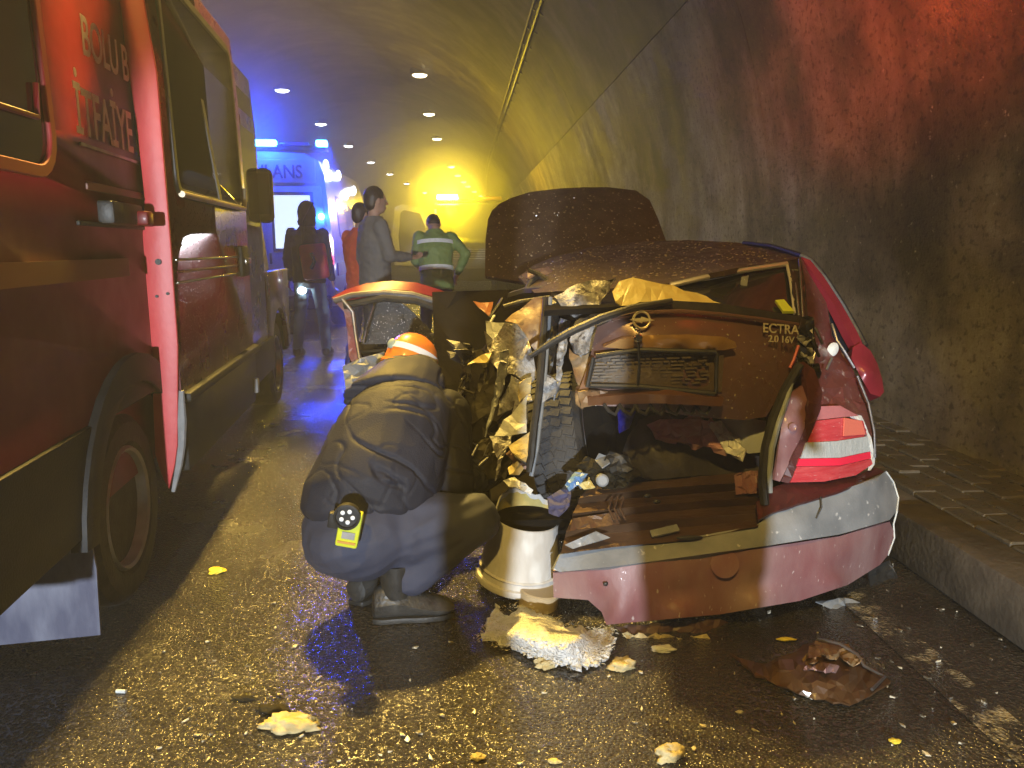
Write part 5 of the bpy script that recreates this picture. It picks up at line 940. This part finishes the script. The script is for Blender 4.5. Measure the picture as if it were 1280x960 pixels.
# ------------------------------------------------------------------ bucket by the crouching man
M_PAIL = mat('scuffed_white_pail', (.68, .67, .64), (.5, .48, .45), 7, rough=.5, rvar=.15, bump=.2, stretch=(1, 1, .5), detail=12, speck=((.7, .71, .7), 7, .56))
bk = Vector((.2, 2.72, 0)); BU = thing('bucket', bk, 'broken white plastic bucket lying upside down between the man and the bumper', 'bucket')
tm = Matrix.Rotation(R(7), 3, 'Y') @ Matrix.Rotation(R(6), 3, 'X'); n = 40; rnd = random.Random(3)
jag = [.262 + .05 * math.sin(a * 6.2832 / n) + .012 * math.sin(3 * a * 6.28 / n + 1) + rnd.uniform(-.008, .008) for a in range(n)]
rings = []; b0 = bk + Vector((0, 0, .05))
for (r_, z) in ((.15, .02), (.146, .06), (.138, .12), (.128, .2), (.122, .25), (.117, None)):
    rings.append([b0 + tm @ Vector((r_ * math.cos(6.2832 * k / n), r_ * math.sin(6.2832 * k / n), jag[k] if z is None else z)) for k in range(n)])
ir = [[b0 + tm @ ((tm.inverted() @ (v - b0)) * 1.0 - Vector((math.cos(6.2832 * k / n), math.sin(6.2832 * k / n), 0)) * .005) for k, v in enumerate(r_)] for r_ in reversed(rings)]
MB().loft(rings + ir, caps=False).build('shell', M_PAIL, BU, smooth=True)
MB().lathe([(.15, .0), (.159, .0), (.162, .01), (.159, .024), (.151, .027)], 40, tm, b0).build('rim', M_PAIL, BU, smooth=True)
MB().lathe([(.149, .05), (.154, .055), (.149, .06)], 40, tm, b0).build('rib', M_PAIL, BU, smooth=True)
MB().lathe([(.119, .2), (.06, .194), (.002, .192)], 24, tm, b0).build('dried_paint', M_YELLOW, BU, smooth=True)
rings = [[b0 + tm @ Vector((r_ * math.cos(6.2832 * k / n), r_ * math.sin(6.2832 * k / n), jag[k] - .02 if z is None else z)) for k in range(n)] for (r_, z) in ((.121, .19), (.1125, None))]
MB().loft(rings, caps=False, closed=True).build('inner_wall', M_YELLOW, BU, smooth=True)
gx = Vector((.262, 2.58, 0)); MB().lathe([(.07, 0), (.075, .06), (.07, .065), (.002, .065)], 20, Matrix.Rotation(R(8), 3, 'Y'), gx).build('plastic_lid', mat('beige_plastic', (.45, .36, .22), rough=.5), None, smooth=True, label='beige plastic stub standing under the white bucket beside the bumper', cat='plastic lid')
# ------------------------------------------------------------------ debris on the road
FM = gsheet('insulation_mat', mat('matted_white_fibre', (.85, .86, .86), (.7, .71, .7), 30, rough=.95, bump=1, bscale=110, bdist=.02, speck=((.6, .52, .32), 7, .66)), [(600, 797), (610, 778), (620, 756), (628, 768), (640, 766), (652, 752), (668, 762), (692, 772), (716, 786), (724, 782), (738, 789), (750, 786), (764, 783), (768, 800), (762, 818), (745, 830), (720, 834), (690, 828), (665, 822), (645, 812), (622, 806)], lift=.014, top=.075, step=4, amp=.013, jag=3.5, seed=4, thick=.01, smooth=True, label='large piece of matted white insulation lying below the bucket', cat='insulation')
rnd = random.Random(12); FT = MB(); fo = [(600, 797), (612, 776), (630, 760), (655, 757), (690, 772), (730, 786), (764, 786), (766, 805), (750, 827), (720, 832), (690, 827), (650, 813), (622, 805)]
for (x, y, *_q) in subdiv([(a, b) for a, b in fo], 2.2):
    for _ in range(2):
        p = G(x + rnd.uniform(-5, 5), y + rnd.uniform(-4, 4), rnd.uniform(.01, .05)); d = Vector((rnd.uniform(-.03, .03), rnd.uniform(-.025, .01), rnd.uniform(-.005, .022)))
        FT.tube([p, p + d * .3, p + d * .5 + Vector((0, 0, -.003))], [.0011, .0008, .0003], 3)
FT.build('loose_fibres', mat('yellowed_fibre', (.6, .52, .32), (.65, .62, .55), 30, rough=.9), FM, kind='stuff')
def chunk(x, y, w_, h_, m_, label, cat, seed, top=.025, name='debris'):
    """An irregular lump resting on the road, its surface broken up at two scales."""
    c = G(x, y + h_ * .5); rx = w_ * .0024 * c.y / 2.3 * 1.05; rx = abs(G(x + w_, y).x - G(x, y).x); ry = max(.6 * rx * .6, abs(G(x, y - h_ * .6).y - G(x, y + h_ * .6).y) * .5)
    bm = bmesh.new(); bmesh.ops.create_icosphere(bm, subdivisions=4 if w_ > 9 else 3, radius=1); o3 = Vector((seed * 3.7, 1.3, seed))
    for v in bm.verts:
        q = v.co.copy(); d = 1 + .5 * noise.noise(q * 1.5 + o3) + .2 * noise.noise(q * 4 + o3) + .1 * noise.noise(q * 10 + o3) + .05 * noise.noise(q * 22 + o3)
        v.co = Vector((q.x * rx * d, q.y * ry * d, max(-.25, q.z * d + .1 * noise.noise(q * 6 + o3)) * top * .6 + top * .15))
    me = bpy.data.meshes.new(name); bm.to_mesh(me); bm.free(); me.polygons.foreach_set('use_smooth', [w_ > 9] * len(me.polygons)); me.materials.append(m_)
    o = bpy.data.objects.new(name, me); COL.objects.link(o); o.location = (c.x, c.y, .003); o.rotation_euler = (0, 0, (seed * 1.7) % .6 - .3); tag(o, label, cat)
chunk(778, 829, 16, 11, M_YFOAM, 'yellow foam lump at the right end of the white insulation', 'foam', 1, .035, 'foam_lump')
chunk(682, 829, 13, 8, M_YFOAM, 'small yellow foam lump at the lower edge of the white insulation', 'foam', 2, .03, 'foam_lump')
chunk(830, 811, 14, 6, M_FOAM, 'pale foam shred on the road below the bumper centre', 'foam', 3, .02, 'foam_shred')
chunk(362, 902, 34, 15, M_YFOAM, 'biggest yellow foam clump, at the left edge of the man\'s shadow', 'foam', 4, .045, 'foam_clump')
chunk(340, 886, 20, 8, M_OLIVE, 'dark crumpled scrap just above the biggest yellow foam clump', 'scrap', 5, .02, 'scrap')
chunk(388, 903, 12, 8, M_GREYPL, 'grey pebble like lump at the right end of the biggest yellow clump', 'scrap', 15, .03, 'scrap')
chunk(836, 941, 17, 13, M_YFOAM, 'grey yellow foam lump at the bottom edge of the frame', 'foam', 6, .04, 'foam_lump')
chunk(271, 712, 10, 6, mat('yellow_wet_leaf', (.75, .62, .06), rough=.4), 'bright yellow leaf on the road beside the van wheel', 'leaf', 7, .014, 'leaf')
chunk(598, 945, 9, 7, M_YFOAM, 'yellowish shred at the bottom of the man\'s shadow', 'scrap', 8, .015, 'scrap')
chunk(983, 799, 11, 3.4, mat('yellow_wet_leaf', (.75, .62, .06)), 'yellow sliver on the road above the torn brown panel', 'scrap', 9, .01, 'scrap')
chunk(1119, 926, 7, 5, mat('yellow_wet_leaf', (.75, .62, .06)), 'yellow chip at the lower right near the edge line', 'scrap', 10, .01, 'scrap')
chunk(305, 873, 14, 4, M_OLIVE, 'dark sliver of wood on the glinting road left of the shadow', 'scrap', 16, .012, 'scrap')
chunk(692, 952, 8, 4, M_YELLOW, 'small bright yellow chip at the bottom edge', 'scrap', 17, .012, 'scrap')
cg = G(152, 866); MB().tube([cg + Vector((-.014, 0, .006)), cg + Vector((.014, -.004, .006))], .0055, 8).build('cigarette_end', M_FOAM, None, label='white cigarette end on the dark road left of the van shadow edge', cat='cigarette end')
TP = gsheet('torn_panel', mat('wet_brown_torn_panel', (.1, .05, .02), (.06, .03, .012), 6, rough=.45, rvar=.1, coat=.1, bump=.2, bscale=20), [(914, 817), (935, 826), (960, 828), (985, 818), (1005, 808), (1022, 800), (1042, 806), (1060, 806), (1076, 820), (1085, 832), (1104, 842), (1113, 853), (1090, 868), (1062, 880), (1030, 876), (1000, 868), (972, 856), (945, 842)], lift=.012, top=.05, step=9, amp=.012, jag=2, seed=3, thick=.008, smooth=False, label='torn wet brown body panel lying on the road near the edge line', cat='body panel')
for k, q in enumerate(([(1020, 800), (1042, 806), (1060, 805), (1076, 821), (1068, 832), (1050, 822), (1030, 826), (1010, 830), (1000, 836), (1006, 818)], [(998, 836), (1020, 826), (1046, 832), (1064, 838), (1040, 842), (1016, 838)])):
    gsheet('crumpled_edge', (M_GOLD, M_DUST)[k], q, lift=.045, top=.085, parent=TP, step=5, amp=.025, jag=2, seed=k, thick=.004)
pt('bent_rim', M_STEEL, TP, [(1022, 799, G(1022, 799, .06).y), (1050, 805, G(1050, 805, .07).y), (1072, 818, G(1072, 818, .06).y), (1080, 832, G(1080, 832, .04).y), (1106, 846, G(1106, 846, .03).y), (1090, 862, G(1090, 862, .03).y)], .005)
# broken glass crumbs and grit
gm = MB(); rnd = random.Random(31); CR = []
crm = MB().ell((0, 0, .002), (.004, .003, .003), None, 5, 3).mesh('glass_crumb'); crm.materials.append(mat('pale_crumb', (.7, .68, .6), rough=.3))
ct = MB()
for k in range(150):
    x, y = rnd.uniform(300, 1250), rnd.uniform(690, 955)
    p = G(x, y); s_ = rnd.uniform(.35, 1.0) ** 2 * .0032
    ct.box((p.x, p.y, s_ * .6), (s_ * 2, s_ * 1.5, s_), Matrix.Rotation(rnd.uniform(0, 3), 3, 'Z'))
for k in range(150):
    x, y = rnd.uniform(180, 1270), 700 + 255 * rnd.random() ** .8; p = G(x, y, .004); a = rnd.uniform(0, 6.28); L_ = rnd.uniform(.003, .013); w_ = L_ * rnd.uniform(.3, .8)
    e = Vector((math.cos(a), math.sin(a), 0)); f_ = Vector((-e.y, e.x, 0)); u_ = Vector((0, 0, 1))
    ct.add([p - e * L_, p + f_ * w_, p + e * L_, p - f_ * w_ * .6, p + u_ * .002 - e * L_ * .9, p + u_ * .003 + f_ * w_, p + u_ * .006 + e * L_, p + u_ * .003 - f_ * w_ * .6], [(3, 2, 1, 0), (4, 5, 6, 7), (0, 1, 5, 4), (1, 2, 6, 5), (2, 3, 7, 6), (3, 0, 4, 7)])
ct.build('glass_crumbs', mat('pale_crumb_mix', (.1, .09, .07), (.6, .56, .44), 40, rough=.3, detail=1, ramp=(.48, .56)), None, kind='stuff', label='pale crumbs of broken glass and grit scattered over the road')
# ------------------------------------------------------------------ crouching man
M_PUFF = mat('dark_quilted_jacket', (.015, .017, .027), (.021, .023, .036), 9, rough=.65, rvar=.1, bump=.25, bscale=240, spec=.3)
M_NAVYT = mat('slate_blue_trousers', (.032, .038, .068), (.043, .05, .086), 6, rough=.75, bump=.25, bscale=350)
M_SHOEB = mat('scuffed_black_shoe', (.016, .016, .016), (.06, .06, .058), 14, rough=.4, bump=.3, bscale=60)
MAN = thing('person', (-.3, 2.5, 0), 'man in dark jacket and orange helmet crouching with his back to the camera', 'person')
pel = P(462, 660, 2.52); nk = P(508, 492, 2.86); hc = P(513, 456, 2.94)
chL = P(445, 520, 2.78); mid = P(470, 585, 2.6)
shL = P(466, 518, 2.86); shR = P(553, 522, 2.8); elR = P(566, 600, 2.66); wrR = P(622, 585, 2.9); elL = P(500, 585, 3.08); wrL = P(570, 590, 3.15)
hpL = P(425, 668, 2.56); hpR = P(505, 662, 2.54); knR = P(592, 648, 2.56); knL = P(530, 640, 3.0)
hR = G(466, 776); tR = G(568, 768); hL = G(444, 758); anR = hR + (tR - hR) * .3; anL = hL + Vector((.03, .055, 0)); anR.z = .12; anL.z = .12
B = MB()
B.cap(pel, mid, .12, .12); B.cap(mid, (shL + shR) / 2, .12, .1); B.cap(shL, shR, .075, .075); B.cap((shL + shR) / 2, nk, .08, .06); B.cap(nk, hc, .06, .06)
hm = Matrix.Rotation(R(-20), 3, 'Z') @ Matrix.Rotation(R(-35), 3, 'X')
B.ell(hc + Vector((0, 0, 0)), (.077, .097, .115), hm, 16, 12); B.cap(hc + hm @ Vector((0, .09, .0)), hc + hm @ Vector((0, .112, -.03)), .012, .014)
for q in (-1, 1): B.ell(hc + hm @ Vector((.079 * q, 0, 0)), (.012, .022, .03), hm, 8, 6)
B.cap(hpL, hpR, .095, .095); B.cap(hpR, knR, .085, .06); B.cap(hpL, knL, .085, .06); B.cap(knR, anR, .062, .042); B.cap(knL, anL, .062, .042)
B.cap(shR, elR, .055, .045); B.cap(elR, wrR, .045, .03); B.cap(shL, elL, .055, .045); B.cap(elL, wrL, .045, .03)
hand(B, wrR, Vector((.7, .6, .1)), Vector((0, -.2, 1)), 1, .8); hand(B, wrL, Vector((.8, .4, 0)), Vector((0, 0, 1)), 1, .8)
skin('body', B, M_SKIN, MAN, .008, 4)
# trousers
T_ = MB(); T_.ell(pel + Vector((-.02, .02, -.02)), (.205, .18, .155), Matrix.Rotation(R(-12), 3, 'Y'), 20, 14); T_.cap(hpL, hpR, .138, .138); T_.cap(hpR, knR, .135, .095); T_.cap(hpL, knL, .125, .09)
T_.cap(knR, knR + (anR - knR) * .82, .093, .072); T_.cap(knL, knL + (anL - knL) * .8, .09, .07); T_.cap(hpR, knR + (anR - knR) * .55, .12, .075)
def wt(c, n_): return .012 * noise.noise(Vector((c.x * 7, c.y * 7, c.z * 9))) + .006 * (1 - abs(noise.noise(Vector((c.x * 10 - c.z * 8, c.y * 6, c.z * 16)))) * 3) * .5
skin('trousers', T_, M_NAVYT, MAN, .008, 10, wt)
# jacket: round back, gathered waist, hood lying on the collar, sleeves
J = MB()
def sec(c, rx, ry, rz_=0, tl_=0):
    m_ = Matrix.Rotation(R(tl_), 3, 'X') @ Matrix.Rotation(R(rz_), 3, 'Z'); return [c + m_ @ Vector((rx * math.cos(6.2832 * k / 20), ry * math.sin(6.2832 * k / 20), 0)) for k in range(20)]
J.loft([sec(P(458, 652, 2.6), .18, .14, 0, -8), sec(P(460, 632, 2.57), .222, .17, 0, -14), sec(P(468, 605, 2.58), .23, .185, 0, -22), sec(P(479, 575, 2.62), .215, .17, 0, -32), sec(P(488, 545, 2.68), .208, .165, 0, -42), sec(P(497, 520, 2.74), .188, .145, 0, -50), sec(P(504, 500, 2.81), .155, .12, 0, -56), sec(P(508, 484, 2.86), .11, .1, 0, -58)])
J.cap(shL, elL, .09, .075); J.cap(elL, wrL - (wrL - elL) * .1, .075, .058); J.cap(shR + Vector((-.01, 0, 0)), elR, .1, .082); J.cap(elR, wrR - (wrR - elR) * .08, .08, .058); J.cap(shL, shR, .085, .1)
dv = [Vector((.62, -.1, -.55)).normalized(), Vector((.75, .1, -.3)).normalized(), Vector((-.5, .1, -.7)).normalized()]
def wj(c, n_):
    d = .012 * noise.noise(c * 5.5)
    for i, (ax, f1, amp) in enumerate(((dv[0], 10, .016), (dv[1], 13, .012), (dv[2], 12, .004))):
        al = c.dot(ax); pr = c - ax * al
        v = noise.noise(pr * f1 + ax * al * 1.6 + Vector((7.3 * i, 1.7, 4.1))); r_ = 1 - min(1, abs(v) / .11)
        msk = max(0, min(1, .55 + 1.5 * noise.noise(c * 4.5 + Vector((i * 3, 0, 9)))))
        d -= amp * r_ * r_ * msk
    return d + .008
skin('jacket', J, M_PUFF, MAN, .0065, 9, wj)
HD = MB(); HD.loft([sec(P(492, 497, 2.76), .19, .1, 0, -60), sec(P(500, 484, 2.82), .175, .105, 0, -60), sec(P(508, 470, 2.88), .145, .1, 0, -58), sec(P(512, 462, 2.92), .11, .1, 0, -52)])
skin('hood', HD, M_PUFF, MAN, .008, 6, lambda c, n_: .01 * noise.noise(c * 8) - .01 * max(0, 1 - abs(noise.noise(Vector((c.x * 3, c.y * 6, c.z * 12)))) / .15))
# helmet
hcm = P(514, 452, 2.96); hm2 = Matrix.Rotation(R(-24), 3, 'Z') @ Matrix.Rotation(R(-28), 3, 'X') @ Matrix.Rotation(R(8), 3, 'Y')
pr_ = [(.118, -.045), (.122, -.02), (.12, .01), (.113, .045), (.098, .078), (.072, .104), (.04, .119), (.002, .124)]
me_ = Matrix(((.8, 0, 0), (0, .98, 0), (0, 0, .88)))
HL = MB().lathe(pr_, 32, hm2 @ me_, hcm).build('helmet', mat('orange_helmet_shell', (.85, .25, .03), (.78, .2, .02), 6, rough=.35, coat=.5, speck=((.8, .5, .3), 50, .68)), MAN, smooth=True)
MB().lathe([(.1225, .016), (.1205, .026), (.1155, .044)], 32, hm2 @ me_, hcm + hm2 @ Vector((0, 0, .0012))).build('white_stripe', mat('white_helmet_stripe', (.85, .85, .82), rough=.4), HL, smooth=True)
MB().lathe([(.124, -.05), (.132, -.046), (.13, -.034), (.121, -.03)], 32, hm2 @ me_, hcm).build('brim', mat('orange_helmet_shell', (.75, .17, .02)), HL, smooth=True)
em_ = hcm + hm2 @ Vector((-.042, -.108, .026)); MB().ell(em_, (.018, .008, .02), hm2, 12, 8).build('emblem', mat('grey_green_emblem', (.3, .36, .28), rough=.4), HL, smooth=True)
# shoes
def shoe(name, heel, toe, h_=.09):
    h0 = Vector(heel); t0 = Vector(toe); d = (t0 - h0); d.z = 0; L_ = d.length; d.normalize(); s_ = Vector((-d.y, d.x, 0)); rings = []
    for t, wd, ht, zb in ((0, .03, .085, .02), (.03, .042, .118, .012), (.15, .048, .14, .01), (.35, .048, .135, .012), (.55, .052, .1, .012), (.78, .054, .078, .01), (.93, .044, .062, .014), (1, .024, .04, .02)):
        c = h0 + d * L_ * t; rings.append([c + s_ * wd * math.cos(a) * (1 if math.sin(a) < .3 else .8) + Vector((0, 0, zb + (ht - zb) * (.5 + .5 * math.sin(a)))) for a in [6.2832 * k / 16 for k in range(16)]])
    o = MB().loft(rings).build(name, M_SHOEB, MAN, smooth=True)
    sl = [h0 + d * L_ * t + s_ * wd * q for q, seq in ((1, ((0, .03), (.1, .043), (.35, .042), (.6, .05), (.85, .047), (1, .022))), (-1, ((1, .022), (.85, .047), (.6, .05), (.35, .042), (.1, .043), (0, .03)))) for t, wd in seq]
    MB().prism([(v.x, v.y) for v in sl], lambda x, y: (x, y, .002), lambda x, y: (x, y, .02)).build('sole', M_BLACK, o, bevel=.004)
    for k in range(4):
        c = h0 + d * L_ * (.42 + .08 * k); MB().tube([c + s_ * .026 + Vector((0, 0, .122 - .014 * k)), c + Vector((0, 0, .129 - .014 * k)), c - s_ * .026 + Vector((0, 0, .122 - .014 * k))], .004, 6).build('lace', M_BLACK, o)
    return o
shoe('shoe', hR, tR); shoe('shoe', hL, hL + Vector((.12, .22, 0)))
MB().lathe([(.048, 0), (.056, .05), (.062, .12)], 16, None, (anR.x, anR.y, .09)).build('sock', M_BLACK, MAN, smooth=True)
MB().lathe([(.048, 0), (.056, .05), (.062, .12)], 16, None, (anL.x, anL.y, .09)).build('sock', M_BLACK, MAN, smooth=True)
# lime lamp clipped to the belt
lm = Matrix.Rotation(R(12), 3, 'Y'); lc = P(437, 658, 2.29)
LA = thing('clip_lamp', lc, 'lime green box lamp with round silver lens clipped on the man\'s belt', 'lamp')
M_LIMEP = mat('lime_lamp_plastic', (.62, .68, .04), (.55, .6, .03), 8, rough=.4, coat=.3)
MB().box(lc + lm @ Vector((.0, .01, -.01)), (.07, .04, .115), lm).build('case', M_LIMEP, LA, bevel=.008)
lx = lc + lm @ Vector((-.012, -.012, .036)); ax = lm @ Matrix.Rotation(R(90), 3, 'X')
rgx = MB().lathe([(.036, -.02), (.041, -.01), (.041, .014), (.034, .016), (.032, .008)], 24, ax, lx).build('lens_ring', M_CLAD, LA, smooth=True)
MB().lathe([(.033, .004), (.02, .0), (.001, -.003)], 24, ax, lx).build('reflector', M_CHROME, rgx, smooth=True)
for k in range(5):
    a = 6.28 * k / 5; p = lx + ax @ Vector((.018 * math.cos(a), .018 * math.sin(a), .007)); MB().ell(p, (.0075, .004, .0075)).build('bulb', mat('clear_bulb', (.85, .87, .9), rough=.1), rgx, smooth=True)
MB().box(lc + lm @ Vector((.002, -.0115, -.026)), (.04, .004, .022), lm).build('label_plate', M_GSEAL, LA)
MB().box(lc + lm @ Vector((.0, -.0115, -.05)), (.056, .004, .007), lm).build('print_line', mat('orange_print', (.5, .25, .03)), LA)
MB().box(lc + lm @ Vector((-.052, .02, .005)), (.035, .03, .05), lm).build('clip', M_CLAD, LA, bevel=.006)
# ------------------------------------------------------------------ air: thin road haze lit by the beacons
hm_ = bpy.data.materials.new('tunnel_haze'); hm_.use_nodes = True; N = hm_.node_tree.nodes; N.remove(N['Principled BSDF'])
pv_ = N.new('ShaderNodeVolumePrincipled'); pv_.inputs['Color'].default_value = (.8, .82, .85, 1); pv_.inputs['Density'].default_value = .0105; pv_.inputs['Anisotropy'].default_value = .2
hm_.node_tree.links.new(pv_.outputs[0], N['Material Output'].inputs['Volume'])
MB().box((0, 60, 3.6), (44, 180, 9.2)).build('haze', hm_, None, kind='stuff', label='thin hazy air filling the tunnel')

def mist(name, c, r, dens, label):  # added spheres of denser air that shape the glow round the beacons
    m = bpy.data.materials.new(name); m.use_nodes = True; N = m.node_tree.nodes; N.remove(N['Principled BSDF'])
    v = N.new('ShaderNodeVolumePrincipled'); v.inputs['Color'].default_value = (.85, .86, .88, 1); v.inputs['Density'].default_value = dens; v.inputs['Anisotropy'].default_value = 0
    m.node_tree.links.new(v.outputs[0], N['Material Output'].inputs['Volume'])
    MB().ell(c, r, None, 32, 20).build(name, m, None, smooth=True, kind='stuff', label=label)
for r_, d_ in ((4.2, .03), (2.9, .05), (1.9, .08), (1.1, .12)): mist('glow_mist', (-.37, 22.2, 2.72), (r_, r_ * .8, r_ * .72), d_, 'added mist volume giving the amber glow round the truck light bar')
for r_, d_ in ((3.3, .03), (2.2, .05), (1.3, .08)): mist('glow_mist', (-2.9, 11.0, 2.95), (r_, r_ * .8, r_ * .75), d_, 'added mist volume giving the blue glow round the ambulance strobe')
